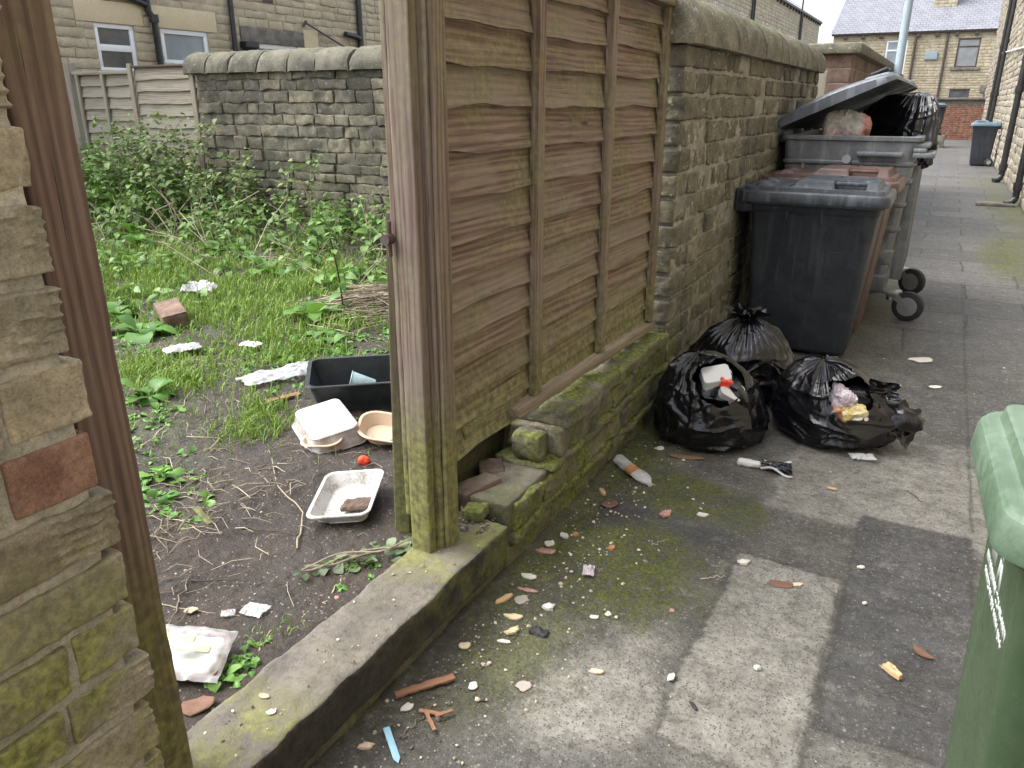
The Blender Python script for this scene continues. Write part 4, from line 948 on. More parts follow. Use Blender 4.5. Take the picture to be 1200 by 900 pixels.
    if marks:
        m = MB()
        def quad(pts):                                  # pts: (sideways, height) on the front face
            V = []
            for (x, z) in pts: V.append((sec(z)[0]+.0012, -x, z))
            n0 = len(V); V += [(sec(z)[0]-.002, -x, z) for (x, z) in pts]
            m.add(np.array(V), [list(range(n0)), list(range(n0, 2*n0))[::-1]]+[[i, (i+1) % n0, n0+(i+1) % n0, n0+i][::-1] for i in range(n0)])
        marks(quad); m.build('white_print', M['print'], t, smooth=False)
    t.location = loc; t.rotation_euler.z = R(rotz)
    return t
M['print'] = m_plain('worn_white_print', (.5, .52, .5), .6, .2, .4, (.2, .26, .2), 40)
def greenprint(quad):
    # local x: viewer's left is +x.  stick figure dropping litter beside slanting bars, and two illegible lines of small print under it
    quad0 = quad; quad = lambda pts: quad0([(x*.75+.025, .80+(z-.80)*.75+.035) for x, z in pts])
    def st(x0, z0, x1, z1, w=.006):
        dx, dz = x1-x0, z1-z0; l = math.hypot(dx, dz); nx, nz = -dz/l*w/2, dx/l*w/2
        quad([(x0+nx, z0+nz), (x1+nx, z1+nz), (x1-nx, z1-nz), (x0-nx, z0-nz)])
    X = -.055
    quad([(X+.018*math.cos(a), .872+.018*math.sin(a)) for a in np.linspace(0, 6.28, 12, endpoint=False)])
    quad([(X+.016, .848), (X-.020, .848), (X-.016, .79), (X+.012, .79)]); st(X-.006, .79, X-.022, .725, .018); st(X+.006, .79, X+.022, .73, .016)
    st(X+.014, .842, X+.052, .812, .012); st(X+.052, .812, X+.064, .83, .012)
    for k in range(6): st(X+.075+k*.014, .842-k*.005, X+.068+k*.012, .738, .007)
    rs = random.Random(4)
    for (z, h, x0, x1) in ((.692, .026, .13, -.24), (.655, .022, .12, -.20)):
        x = x0
        while x > x1:
            w = rs.uniform(.011, .017); c = rs.randrange(5)
            if c != 3: st(x, z, x, z+h, .005)
            if c in (0, 3): st(x, z+h-.0025, x-w, z+h-.0025, .005)
            if c in (1, 3): st(x, z+.0025, x-w, z+.0025, .005)
            if c in (0, 1, 2): st(x-w, z, x-w, z+h, .005)
            if c in (2, 4): st(x, z+h*.5, x-w, z+h*.5, .005)
            x -= w+.007
            if rs.random() < .14: x -= .014
wheelie('wheelie_bin', 'large charcoal wheelie bin nearest the bags, closed lid shining', 'bins along the mossy wall', (-.665, 5.32, 0), 0, .84, .60, 1.03)
wheelie('wheelie_bin', 'brown wheelie bin squeezed between the charcoal bin and the open grey container', 'bins along the mossy wall', (-.64, 5.93, 0), -2, .82, .56, 1.06, 'binbrown', 'binbrown')
wheelie('wheelie_bin', 'green wheelie bin with faded lid and white print at the near right', None, (.435, 1.395, 0), 183, .55, .48, 1.0, 'bingreen', 'greenlid', greenprint, tap=(.035, .03, .035))
wheelie('wheelie_bin', 'dark wheelie bin with blue-grey lid and green side against the right-hand house wall', None, (.83, 24.3, 0), 180, .66, .60, 1.05, 'binblack', 'bluegrey')
b4 = MB(); b4.rblock((-1.0, 33.4, -.05), (-.1, 34.7, .42), .2, .5, .01, .02, 4); tag(b4.build('stone_step', M['greystone'], origin=(-.55, 34, 0)), 'low stone step under the distant dark bin', 'step')
wheelie('wheelie_bin', 'distant dark wheelie bin on a step before the end wall', None, (-.50, 34, .42), 90, .6, .6, 1.05, 'binblack', 'bluegrey')

def eurobin():
    cx, cy = -.615, 6.90; bx, by = .45, .68
    t = thing('waste_container', 'big grey four-wheeled waste container, lid propped open over black bags', 'waste container', (cx, cy, 0))
    m = MB(); rings = []
    def rg(z, g): f = (z-.2)/1.1; rings.append(rrect(.385+.06*f+g, .60+.065*f+g, .06, z, 6, cx-.015*(1-f), cy))
    for z, g in ((.19, -.03), (.21, 0), (.235, .012), (.33, .012), (.345, 0), (.42, 0), (.435, .012), (.52, .012), (.535, .002), (.66, .002), (.675, .014), (.69, .014), (.70, .002), (.84, .002), (.855, .014), (.87, .014), (.88, .002), (1.00, .002), (1.015, .016), (1.04, .016), (1.05, .004), (1.12, .004), (1.135, .018), (1.15, .018), (1.16, .006)): rg(z, g)
    for z, g in ((1.29, .010), (1.30, .026), (1.325, .026), (1.33, .018), (1.33, -.03), (1.28, -.035), (.9, -.04)): rg(z, g)
    m.loft(rings, True, True); m.build('body', M['eurogrey'], t)
    m = MB()                                    # vertical corner ribs on the end and long front
    for x in (-.30, -.1, .1, .30): m.rblock((cx+x-.012, cy-.675, .55), (cx+x+.012, cy-.63, 1.13), .1, .5, 0, .006)
    for y in (-.5, -.25, 0, .25, .5): m.rblock((cx+.40, cy+y-.012, .30), (cx+.475, cy+y+.012, 1.13), .1, .5, 0, .006)
    m.rblock((cx+.06, cy-.725, 1.195), (cx+.36, cy-.655, 1.225), .05, .5, 0, .008); m.rblock((cx-.15, cy-.70, .93), (cx+.1, cy-.64, .965), .05, .5, 0, .006)
    m.build('ribs', M['eurogrey'], t)
    m = MB(); m.rblock((cx+.42, cy-.66, 1.255), (cx+.52, cy+.66, 1.285), .1, .5, .001, .008); m.rblock((cx+.42, cy-.70, 1.19), (cx+.56, cy+.70, 1.225), .1, .5, .001, .008); m.rblock((cx+.42, cy-.70, 1.225), (cx+.50, cy+.70, 1.254), .1, .5, .001, .008); m.build('lifting_rail', M['eurogrey'], t)
    m = MB(); m.tube([(cx, cy-.72, 1.17), (cx, cy-.64, 1.17)], .03, 14); m.tube([(cx, cy+.72, 1.17), (cx, cy+.64, 1.17)], .03, 14); m.build('trunnion', M['steel'], t)
    for sx, sy in ((1, -1), (1, 1), (-1, -1), (-1, 1)):
        px, py = cx+sx*.33+(.10 if sx > 0 else 0), cy+sy*.50; rr = .112
        wx, wy = px, py-.13
        swing = R(78 if sy < 0 else 62) if sx > 0 else 0
        m = MB(); m.rblock((px-.06, py-.06, .19), (px+.06, py+.06, .215), .05, .5, 0, .004); m.tube([(px, py, .14), (px, py, .2)], .03, 12)
        for o in (-.033, .033): m.add(np.array([(px+o, py+.05, .21), (px+o, py-.05, .21), (wx+o, wy-.02, .10), (wx+o, wy+.02, .10), (px+o+.006, py+.05, .21), (px+o+.006, py-.05, .21), (wx+o+.006, wy-.02, .10), (wx+o+.006, wy+.02, .10)]), [[0, 1, 2, 3], [7, 6, 5, 4], [0, 4, 5, 1], [1, 5, 6, 2], [2, 6, 7, 3], [3, 7, 4, 0]])
        SW = Matrix.Translation((px, py, 0)) @ Matrix.Rotation(swing, 4, 'Z') @ Matrix.Translation((-px, -py, 0))
        m.xform(SW); cs = m.build('castor', M['steel'], t)
        m = MB(); m.loft([np.array([(wx+x, wy+q*math.cos(a), rr+q*math.sin(a)) for a in np.linspace(0, 2*math.pi, 32, endpoint=False)]) for x, q in ((-.028, .07), (-.028, .095), (-.02, rr-.002), (0, rr), (.02, rr-.002), (.028, .095), (.028, .07))], True, True); m.xform(SW); wl = m.build('tyre', M['rubber'], cs)
        m = MB(); m.loft([np.array([(wx+x, wy+q*math.cos(a), rr+q*math.sin(a)) for a in np.linspace(0, 2*math.pi, 24, endpoint=False)]) for x, q in ((-.032, .02), (-.029, .071), (.029, .071), (.031, .06), (.024, .03), (.036, .028), (.036, .012))], True, True); m.xform(SW); m.build('rim', M['steel'], cs)
    # lid, hinged on the wall side and propped up
    m = MB(); nx, ny = 60, 60; L = .85
    X, Y = np.meshgrid(np.linspace(0, L, nx), np.linspace(-.70, .70, ny), indexing='ij')
    r = .07; q0 = np.clip(X-L/2, -L/2+r, L/2-r); q1 = np.clip(Y, -.70+r, .70-r); dx, dy = X-L/2-q0, Y-q1; dl = np.hypot(dx, dy); k = np.where(dl > r, r/np.maximum(dl, 1e-9), 1); X = L/2+q0+dx*k; Y = q1+dy*k
    ed = np.minimum(np.minimum(X, L-X), .70-np.abs(Y))
    Z = .05*np.clip(np.sin(X/L*math.pi), 0, 1)**.8+.018*sst(.03, .05, ed)-.025*sst(.1, 0, np.abs(np.abs(Y)-.3)-.03)*0
    for yy in (-.36, .36): Z = Z+.028*sst(.13, .10, np.abs(Y-yy))*sst(.60, .66, X)*sst(.86, .84, X)
    P = np.stack([X, Y, Z], -1); B = P.copy(); B[..., 2] = P[..., 2]*.5-.022-.012*sst(.03, .05, ed)
    m.grid(P); m.grid(B, flip=True)
    lp = lambda Q: np.concatenate([Q[:-1, 0], Q[-1, :-1], Q[:0:-1, -1], Q[0, :0:-1]])
    e1 = lp(P); e2 = lp(B); e2[:, 2] = -.032
    oc = A(L/2, 0, 0); v = (e1-oc); v[:, 2] = 0; v /= np.linalg.norm(v, axis=1)[:, None]
    m.loft([e1, e1+v*.008+A(0, 0, -.01), e2+v*.008, lp(B)], False, False)
    MX = Matrix.Translation((cx-.50, cy, 1.365)) @ Euler((R(-2), R(-24), R(-3))).to_matrix().to_4x4()
    m.xform(MX); ld = m.build('lid', M['eurolid'], t)
    for yy in (-.36, .36):
        m = MB(); m.rblock((.68, yy-.09, .078), (.80, yy+.09, .098), .04, .5, 0, .008); m.xform(MX); m.build('lid_grip', M['binblack'], ld)
    m = MB(); m.tube([(cx-.50, cy-.62, 1.345), (cx-.50, cy+.62, 1.345)], .02, 12)
    for y in (-.5, 0, .5): m.rblock((cx-.52, cy+y-.05, 1.27), (cx-.43, cy+y+.05, 1.36), .05, .5, 0, .012)
    m.build('hinge', M['eurolid'], t)
eurobin()

# ------------------------------------------------------------------ black bags
def bagmesh(c, Rx, Ry, H, seed, neck=(0, 0), rot=0, hole=None, tuft=1.0, prof=None, nf=17, flap=None, lump=.05):
    c = A(*c); nt, nth = 150, 260
    t = np.linspace(0, 1, nt); th = np.linspace(0, 2*math.pi, nth, endpoint=False); T, TH = np.meshgrid(t, th, indexing='ij')
    pt = np.array(prof or [(0, 0, 0), (.10, .62, 0.0), (.16, .88, .03), (.26, 1.0, .14), (.40, 1.02, .32), (.55, .95, .52), (.68, .78, .70), (.78, .55, .83), (.86, .30, .92), (.905, .10, .965), (.93, .085, .985), (.965, .20, 1.03), (1, .34, 1.07)])
    tt = np.linspace(0, 1, 400); rr = np.interp(tt, pt[:, 0], pt[:, 1]); zz = np.interp(tt, pt[:, 0], pt[:, 2])
    ker = np.hanning(19); ker /= ker.sum(); rr[10:-10] = np.convolve(np.pad(rr, 9, 'edge'), ker, 'valid')[10:-10]; zz[10:-10] = np.convolve(np.pad(zz, 9, 'edge'), ker, 'valid')[10:-10]
    r = np.interp(T, tt, rr); z = np.interp(T, tt, zz)
    ct, sn = np.cos(TH), np.sin(TH)
    tn = fbm(np.stack([ct.ravel()*2.2, sn.ravel()*2.2, T.ravel()*3+seed], 1), 3).reshape(T.shape); tf = sst(.925, 1, T); r = r*(1+tf*tuft*(-.25+2.0*tn)); z = z+tf*tuft*(.0+.07*np.roll(tn, 40, 1))
    Q = np.stack([ct*r, sn*r, z*1.2], -1).reshape(-1, 3)
    N0 = np.stack([ct, sn, .6*(z-.45)], -1).reshape(-1, 3); N0 /= np.linalg.norm(N0, axis=1)[:, None]
    wf = (sst(.34, .88, T)*(1-.45*sst(.92, 1, T))).ravel(); so = seed*13.7
    u = TH.ravel()/(2*math.pi); tr = T.ravel()
    cyc = np.stack([ct.ravel()*1.1, sn.ravel()*1.1, tr*.45+so], 1)
    d = lump*1.9*fbm(Q*1.15+so, 2)*(1-.75*wf)                                   # what is inside pushes out in broad bulges
    # gathers: sharp-crested pleats fanning from the knot, each dying out at its own length
    for k, (n_, am) in enumerate(((nf, .052), (nf*1.7, .036), (nf*2.9, .020))):
        ph = u*n_+(.9+.5*k)*fbm(cyc*(1.1+.4*k)+7*k, 2); f = np.abs((ph % 1)-.5)*2
        le = .5+.5*fbm(np.stack([ct.ravel()*n_*.35, sn.ravel()*n_*.35, np.full(tr.size, so+k)], 1), 2)
        d = d+am*(1-f)**1.6*sst(.80-.62*np.clip(le, 0, 1), .92, tr)*(1-.5*sst(.93, 1, tr))
    # tension folds: long smooth ridges sagging round the belly
    wq = Q+.22*np.stack([fbm(Q*1.1+so+k*11, 2) for k in range(3)], 1)
    for k, (sx, sz, am, th_) in enumerate(((.55, 2.1, .060, .50), (1.0, 3.4, .038, .55), (1.7, 5.0, .020, .60))):
        cr = ridge(wq*A(sx, sx, sz)+so+k*40, 1); d = d+am*np.clip((cr-th_)/(1-th_), 0, 1)**1.5*(1-.6*wf)
    an = np.stack([ct.ravel()*2.4, sn.ravel()*2.4, tr*.8+so], 1); cr = ridge(an+.35*fbm(Q*1.3+so, 2)[:, None], 1); d = d+.034*np.clip((cr-.6)/.4, 0, 1)**1.5*(1-.5*wf)
    d = d*sst(0.02, .14, T.ravel())
    if flap is not None: pass
    W = Q*A(1, 1, 1/1.2)+N0*d[:, None]
    sc = A(Rx, Ry, H); W = W*A(Rx, Ry, H)
    if rot: a = R(rot); W[:, :2] = W[:, :2]@np.array([[math.cos(a), math.sin(a)], [-math.sin(a), math.cos(a)]])
    sh = (T.ravel()**2.2)[:, None]*A(neck[0], neck[1], 0); W = W+sh+c
    W[:, 2] = np.maximum(W[:, 2], c[2]+.003)
    if flap is not None:
        fc, fd, fr, fa = flap; k = np.clip(1-np.linalg.norm(W-A(*fc), axis=1)/fr, 0, 1)**1.2; W = W+A(*fd)*(k*fa*(1+.35*fbm(W*14+so, 3)))[:, None]
        W[:, 2] = np.maximum(W[:, 2], c[2]+.003)
    P = W.reshape(nt, nth, 3)
    m = MB(); idx = np.arange(nt*nth).reshape(nt, nth); idx = np.hstack([idx, idx[:, :1]])
    q = np.stack([idx[:-1, :-1], idx[:-1, 1:], idx[1:, 1:], idx[1:, :-1]], -1).reshape(-1, 4)
    if hole is not None:
        hc, hr = hole; wn = fbm(W*11+so, 3)*.4
        dist = np.linalg.norm((W-A(*hc))/A(*hr), axis=1)+wn
        rim = np.clip(1-np.abs(dist-1.15)/.35, 0, 1); W = W+(N0*A(1, 1, 1))*(rim*.016)[:, None]+((W-A(*hc))*(np.clip(1.6-dist, 0, .6)*.10)[:, None])
        q = q[(dist[q] > 1).all(1)]
    m.add(W, q); return m
bagG = 'black bin bags on the alley floor'
def bag(name, label, *a, **k):
    m = bagmesh(*a, **k); o = m.build(name, M['bag'], origin=a[0]); tag(o, label, 'rubbish bag', bagG); return o
bag('rubbish_bag', 'tied black bag at the back, upright against the charcoal bin', (-.82, 4.22, 0), .285, .26, .45, 3, neck=(.02, -.03), rot=20, tuft=.8)
bag('rubbish_bag', 'torn black bag against the low wall with white cartons showing at its top', (-.80, 3.56, 0), .275, .25, .415, 8, neck=(-.08, -.03), rot=70, hole=((-.735, 3.42, .335), (.105, .14, .105)), tuft=1, nf=15, prof=[(0, 0, 0), (.10, .62, 0.0), (.16, .88, .03), (.26, 1.0, .14), (.40, 1.02, .32), (.55, .95, .52), (.68, .80, .70), (.80, .58, .85), (.90, .30, .95), (.96, .10, .985), (1, .0, .97)])
bag('rubbish_bag', 'split black bag on the right spilling pink and yellow wrappers', (-.30, 3.88, 0), .295, .25, .375, 14, neck=(-.05, -.02), rot=120, hole=((-.195, 3.70, .235), (.095, .13, .105)), tuft=1, nf=15, prof=[(0, 0, 0), (.10, .62, 0.0), (.16, .88, .03), (.26, 1.0, .14), (.40, 1.02, .32), (.55, .95, .52), (.68, .80, .70), (.80, .58, .85), (.90, .30, .95), (.96, .10, .985), (1, .0, .97)], flap=((.02, 3.74, .13), (.9, -.25, .25), .24, .13))
def traym(m, hx, hy, h, taper=.8, r=.03, th=.004, rim=.008, bow=0.0, n=6, ribs=0):
    def rg(f, z, o, rr): 
        q = rrect(hx*f+o, hy*f+o, max(rr, .004), z, n)
        if bow: q[:, 2] += bow*fbm(q*9, 2)
        return q
    rings = [rg(taper, 0, 0, r*.8), rg(taper+.02, .004, .002, r)]
    for k in range(1, 9): 
        f = k/8; rings.append(rg(taper+(1-taper)*f, h*f, (.0015*(-1)**k if ribs else 0), r))
    rings += [rg(1, h, rim, r+rim), rg(1, h-.003, rim+.001, r+rim), rg(1, h+.001, rim-.001, r+rim), rg(1, h, 0, r)]
    for k in range(8, 0, -1):
        f = k/8; rings.append(rg(taper+(1-taper)*f, max(h*f, th), -th, r))
    rings.append(rg(taper, th, -th, r*.8))
    m.loft(rings, True, True)
def place(m, p, rot): m.xform(Matrix.Translation(p) @ Euler([R(a) for a in rot]).to_matrix().to_4x4())
def flaps():
    bagob = [o for o in C.objects if o.get('label', '').startswith('split black bag')][0]
    for (P, sx, sy, sd, rot) in (((.0, 3.74, .19), .09, .06, 41, (60, 20, 30)), ((.04, 3.78, .14), .10, .07, 42, (50, -30, 70)), ((-.07, 3.78, .29), .07, .04, 43, (70, 10, 20))):
        n = 34; U, V = np.meshgrid(np.linspace(-1, 1, n), np.linspace(-1, 1, n), indexing='ij'); qq = np.stack([U.ravel(), V.ravel(), np.full(U.size, sd*1.7)], 1)
        ed = (1+.45*fbm(np.stack([np.arctan2(V, U).ravel()*1.4, np.full(U.size, sd), np.zeros(U.size)], 1), 3)).reshape(U.shape)
        T1 = np.stack([U*sx*ed, V*sy*ed, (fbm(qq*.8, 2)*.06+ridge(qq*.8+4, 1)*.010).reshape(U.shape)], -1)
        m = MB(); m.grid(T1); place(m, P, rot); m.build('torn_flap', M['bag'], bagob)
def lump(name, label, cat, mat, p, size, seed, rot=(0, 0, 0), group=None, rough=.15, rr=.45, cs=None, frk=.9):
    m = MB(); h = A(*size)/2; rs = random.Random(seed)
    m.rblock(-h, h, cs or max(min(size)/7, .004), rs.random(), min(size)*rough, min(h)*rr*2 if rr < .5 else min(h)*.95, frk/min(size), jit=min(size)*rough)
    m.xform(Matrix.Translation(p) @ Euler([R(a) for a in rot]).to_matrix().to_4x4())
    o = m.build(name, M[mat], origin=p); return tag(o, label, cat, group)
m = MB(); traym(m, .075, .06, .055, .82, .02, .003, .005); P = (-.775, 3.445, .36); place(m, (0, 0, 0), (180, 0, 0)); place(m, P, (28, -12, 25)); tag(m.build('food_carton', M['white'], origin=P), 'white food carton poking from the torn bag by the low wall', 'food carton')
m = MB(); traym(m, .062, .052, .06, .85, .03, .003, .005); P = (-.685, 3.425, .30); place(m, (0, 0, 0), (180, 0, 0)); place(m, P, (35, 25, 10)); tag(m.build('food_carton', M['white'], origin=P), 'round-edged white tub lower in the torn bag by the low wall', 'food carton')
flaps()
lump('red_wrapper', 'red wrapper between the two white cartons in the torn bag', 'wrapper', 'redplastic', (-.725, 3.435, .325), (.05, .045, .04), 3, (10, 20, 30), rough=.24, rr=.2, cs=.004, frk=2.2)
lump('dark_waste', 'dark crumpled waste filling the torn bag behind the cartons', 'waste', 'bag', (-.77, 3.53, .25), (.30, .24, .16), 4, rough=.2)
lump('pink_wrapper', 'pale pink crumpled packet showing in the split bag', 'wrapper', 'lilac', (-.235, 3.715, .245), (.10, .09, .08), 5, (10, 20, 40), rough=.24, rr=.2, cs=.004, frk=2.2)
lump('yellow_wrapper', 'yellow crumpled wrapper at the lip of the split bag', 'wrapper', 'yellow', (-.175, 3.67, .185), (.12, .07, .06), 6, (15, -10, 20), rough=.24, rr=.2, cs=.004, frk=2.2)
lump('orange_scrap', 'orange scrap beside the yellow wrapper in the split bag', 'wrapper', 'orange', (-.235, 3.665, .185), (.07, .06, .05), 7, (5, 5, 15), rough=.24, rr=.2, cs=.004, frk=2.2)
lump('white_paper', 'white paper scrap under the yellow wrapper in the split bag', 'paper', 'paper', (-.14, 3.66, .165), (.08, .05, .05), 17, (15, -10, 20))
lump('dark_waste', 'dark crumpled waste inside the split bag', 'waste', 'bag', (-.22, 3.82, .18), (.30, .24, .18), 8, rough=.2)
m = bagmesh((-.45, 6.98, 1.08), .20, .46, .54, 21, neck=(.19, -.02), rot=40, tuft=.1, lump=.09, prof=[(0, 0, 0), (.1, .7, 0), (.2, 1, .1), (.4, 1.0, .35), (.6, .9, .6), (.75, .72, .8), (.88, .42, .95), (1, .0, 1.0)])
tag(m.build('rubbish_bag', M['bag'], origin=(-.45, 6.98, 1.08)), 'shiny black bag bulging from the open grey container', 'rubbish bag')
m = bagmesh((-.62, 7.15, 1.05), .32, .36, .36, 27, rot=10, tuft=.1, lump=.09, prof=[(0, 0, 0), (.1, .7, 0), (.2, 1, .1), (.4, 1.0, .35), (.6, .9, .6), (.75, .72, .8), (.88, .42, .95), (1, .0, 1.0)])
tag(m.build('rubbish_bag', M['bag'], origin=(-.62, 7.15, 1.05)), 'black bag deep in the shadow under the raised container lid', 'rubbish bag')
def printedbag():
    s = S('printed_pale_bag'); p = s.obj(); n = s.noise(p, 9, 4, .7); z = s.sep(p, 2)
    f = s.ma('MULTIPLY', s.mr(z, .05, -.10), s.mr(s.noise(p, 28, 3, .7), .45, .55)); f = s.ma('MAXIMUM', f, s.mr(s.sep(p, 0), .09, .14, 0, .7))
    c = s.mix(f, s.mix(s.mr(n, .3, .7), (.40, .38, .35), (.66, .63, .58)), (.42, .07, .05))
    mat = s.fin(c, .4, s.bump(s.noise(p, 30, 4, .6), .012, .8))
    m = MB(); h = (.15, .12, .11); m.rblock((-h[0], -h[1], -h[2]), h, .010, .3, .022, .035, 9, jit=.03)
    P = (-.675, 6.52, 1.365); m.xform(Matrix.Translation(P) @ Euler((R(-10), R(5), R(-8))).to_matrix().to_4x4())
    tag(m.build('printed_sack', mat, origin=P), 'pale sack with red print under the raised container lid', 'sack')
printedbag()

# ------------------------------------------------------------------ litter in the yard
def gz(x, y): return float(soil_z(np.array([x]), np.array([y]))[0])
# muddy white tray
m = MB(); traym(m, .145, .108, .055, .78, .03, ribs=1); P = (-1.715, 1.915, gz(-1.715, 1.915)+.014); place(m, P, (-6, -5, 116))
t = m.build('food_tray', M['whitedirty'], origin=P); tag(t, 'muddy white plastic food tray lying open on the bare soil by the plank', 'food tray')
m = MB(); m.rblock((-.05, -.04, 0), (.05, .04, .014), .006, .3, .008, .007, 30, jit=.012); Q = (P[0]+.045, P[1]-.01, P[2]+.008); place(m, Q, (-4, -7, 30)); tag(m.build('mud_clump', m_plain('mud_lump', (.1, .065, .045), .9, .5, bump=.004), origin=Q), 'clump of brown mud lying in the muddy white tray', 'mud')
# translucent clamshell lid upside down on a cream base
m = MB(); traym(m, .165, .120, .075, .84, .035, .003, .007); place(m, (0, 0, 0), (180, 0, 0)); P = (-2.19, 2.34, gz(-2.19, 2.34)+.095); place(m, P, (8, 7, -31))
s = S('clouded_plastic'); p_ = s.obj(); nn = s.noise(p_, 14, 5, .65); c_ = s.mix(s.mr(nn, .35, .7), (.36, .31, .27), (.56, .55, .54)); b_ = s.n('ShaderNodeBsdfPrincipled', {'Base Color': c_, 'Roughness': .22, 'Specular IOR Level': .6}); tr_ = s.n('ShaderNodeBsdfTransparent', {'Color': (.93, .9, .86)}); mx_ = s.n('ShaderNodeMixShader', {0: .96, 1: tr_.outputs[0], 2: b_.outputs[0]}); s.t.links.new(mx_.outputs[0], s.out.inputs[0]); M['cloudy'] = s.m
tag(m.build('container_lid', M['cloudy'], origin=P), 'clouded clear takeaway lid lying upside down beside the black tub', 'container lid')
m = MB(); traym(m, .085, .075, .045, .75, .05, .003, .006); P = (-2.14, 2.27, gz(-2.14, 2.27)+.004); place(m, P, (6, -4, 20)); tag(m.build('food_pot', M['cream'], origin=P), 'small cream pot half under the clouded takeaway lid', 'food pot')
m = MB(); traym(m, .11, .10, .05, .72, .07, .003, .008); P = (-1.97, 2.46, gz(-1.97, 2.46)+.012); place(m, P, (12, 10, 30)); tag(m.build('food_pot', M['cream'], origin=P), 'wide cream bowl tipped between the black tub and the plank', 'food pot')
# black tub with plastic cup
m = MB(); traym(m, .32, .21, .15, .86, .045, .006, .014); P = (-2.30, 2.84, gz(-2.3, 2.84)+.004); place(m, P, (0, 0, 40)); tag(m.build('storage_tub', M['tub'], origin=P), 'black rectangular plastic tub half hidden behind the fence post', 'tub')
m = MB(); m.loft([np.array([(q*math.cos(a), q*math.sin(a), z) for a in np.linspace(0, 2*math.pi, 28, endpoint=False)]) for q, z in ((.040, 0), (.043, .004), (.058, .115), (.063, .118), (.062, .121), (.056, .117), (.041, .006), (.039, .004))], True, True)
P = (-2.27, 2.78, gz(-2.3, 2.84)+.075); place(m, P, (0, 74, 215))
tag(m.build('plastic_cup', m_plain('aqua_plastic', (.33, .47, .47), .25, .2, .3, (.55, .6, .6), 20), origin=P), 'pale aqua plastic cup lying in the black tub', 'cup')
lump('red_scrap', 'bright red plastic scrap on the soil by the cream bowl', 'scrap', 'redplastic', (-1.885, 2.215, gz(-1.885, 2.215)+.018), (.05, .035, .035), 31, (10, 30, 20))
def film(name, label, cat, mat, P, sx, sy, seed, rotz, hgt=.03, n=40, rot=(0, 0), amp=1):
    U, V = np.meshgrid(np.linspace(-1, 1, n), np.linspace(-1, 1, n), indexing='ij')
    q = np.stack([U.ravel()*1.3, V.ravel()*1.3, np.full(U.size, seed*3.1)], 1)
    ed = (1+.18*fbm(np.stack([np.arctan2(V, U).ravel()*1.1, np.full(U.size, seed), np.zeros(U.size)], 1), 3)).reshape(U.shape)
    Z = (ridge(q*A(.9, .7, 1)+.5*fbm(q*.8+3, 2)[:, None], 2)*.5+.5+.25*fbm(q*1.4, 3)).reshape(U.shape)*hgt*(1-.55*np.maximum(np.abs(U), np.abs(V))**3)+hgt*.3*fbm(q*4, 3).reshape(U.shape)
    T1 = np.stack([U*sx*ed, V*sy*ed, np.maximum(Z, 0)+.004], -1); B1 = T1-A(0, 0, .003)
    m = MB(); m.grid(T1); m.grid(B1, flip=True)
    lp = lambda Q: np.concatenate([Q[:-1, 0], Q[-1, :-1], Q[:0:-1, -1], Q[0, :0:-1]]); m.loft([lp(T1), lp(B1)], False, False)
    place(m, P, (rot[0], rot[1], rotz)); return tag(m.build(name, M[mat], origin=P), label, cat)
film('plastic_film', 'crumpled clear plastic sheet on the grass edge beyond the black tub', 'plastic film', 'clear', (-2.90, 2.80, gz(-2.9, 2.8)+.015), .21, .085, 3, 65, .05)
film('plastic_packet', 'white plastic packet near the single brick in the grass', 'packet', 'white', (-3.70, 2.83, gz(-3.7, 2.83)+.02), .10, .055, 4, 65, .04)
film('torn_bag', 'white torn carrier bag in the long grass', 'plastic bag', 'white', (-4.75, 3.85, gz(-4.75, 3.85)+.05), .12, .07, 5, 30, .09)
film('foil_scrap', 'small silvery scrap in the trodden grass', 'scrap', 'white', (-3.42, 3.08, gz(-3.42, 3.08)+.03), .06, .035, 6, 10, .03)
film('clear_scrap', 'flat clear plastic scrap on bare soil near the threshold', 'scrap', 'clear', (-1.56, 1.30, gz(-1.56, 1.30)+.006), .035, .028, 7, 10, .012)
film('clear_scrap', 'tiny clear scrap beside the flat clear plastic scrap on the soil', 'scrap', 'clear', (-1.62, 1.255, gz(-1.62, 1.255)+.005), .02, .014, 8, 40, .01)
# sandwich-style packet at the jamb foot
def packet():
    P = (-1.55, 1.045, gz(-1.55, 1.045)+.012)
    t = thing('food_packet', 'clear sandwich-type packet with green and white label on brown soil beside the jamb', 'food packet', P)
    m = MB(); traym(m, .10, .075, .035, .85, .02, .003, .006); place(m, P, (4, 6, 30)); m.build('brown_tray', m_plain('brown_tray_card', (.16, .07, .035), .6, .3), t)
    m = MB(); m.rblock((-.085, -.06, .02), (.085, .06, .036), .008, .5, .006, .008, 20, jit=.006); place(m, P, (6, 6, 30)); m.build('pale_filling', m_plain('pale_filling', (.62, .60, .58), .5, .15), t)
    n = 30; U, V = np.meshgrid(np.linspace(-1, 1, n), np.linspace(-1, 1, n), indexing='ij'); q = np.stack([U.ravel(), V.ravel(), 0*U.ravel()], 1)
    T1 = np.stack([U*.115, V*.09, .050+.014*ridge(q*1.6+3, 3).reshape(U.shape)-.02*np.maximum(np.abs(U), np.abs(V))**4], -1)
    m = MB(); m.grid(T1); place(m, P, (8, 6, 30)); m.build('clear_wrap', M['clear'], t)
    m = MB()
    for (a, b, mt) in (((-.07, -.012), (.07, .008), 0),): m.rblock((a[0], a[1], .055), (b[0], b[1], .058), .01, .5, .002, .001, 20)
    m.rblock((-.06, .018, .054), (.02, .045, .057), .01, .5, .002, .001, 20); place(m, P, (8, 6, 30)); m.build('green_label', m_plain('label_green', (.42, .55, .26), .5, .3), t)
packet()
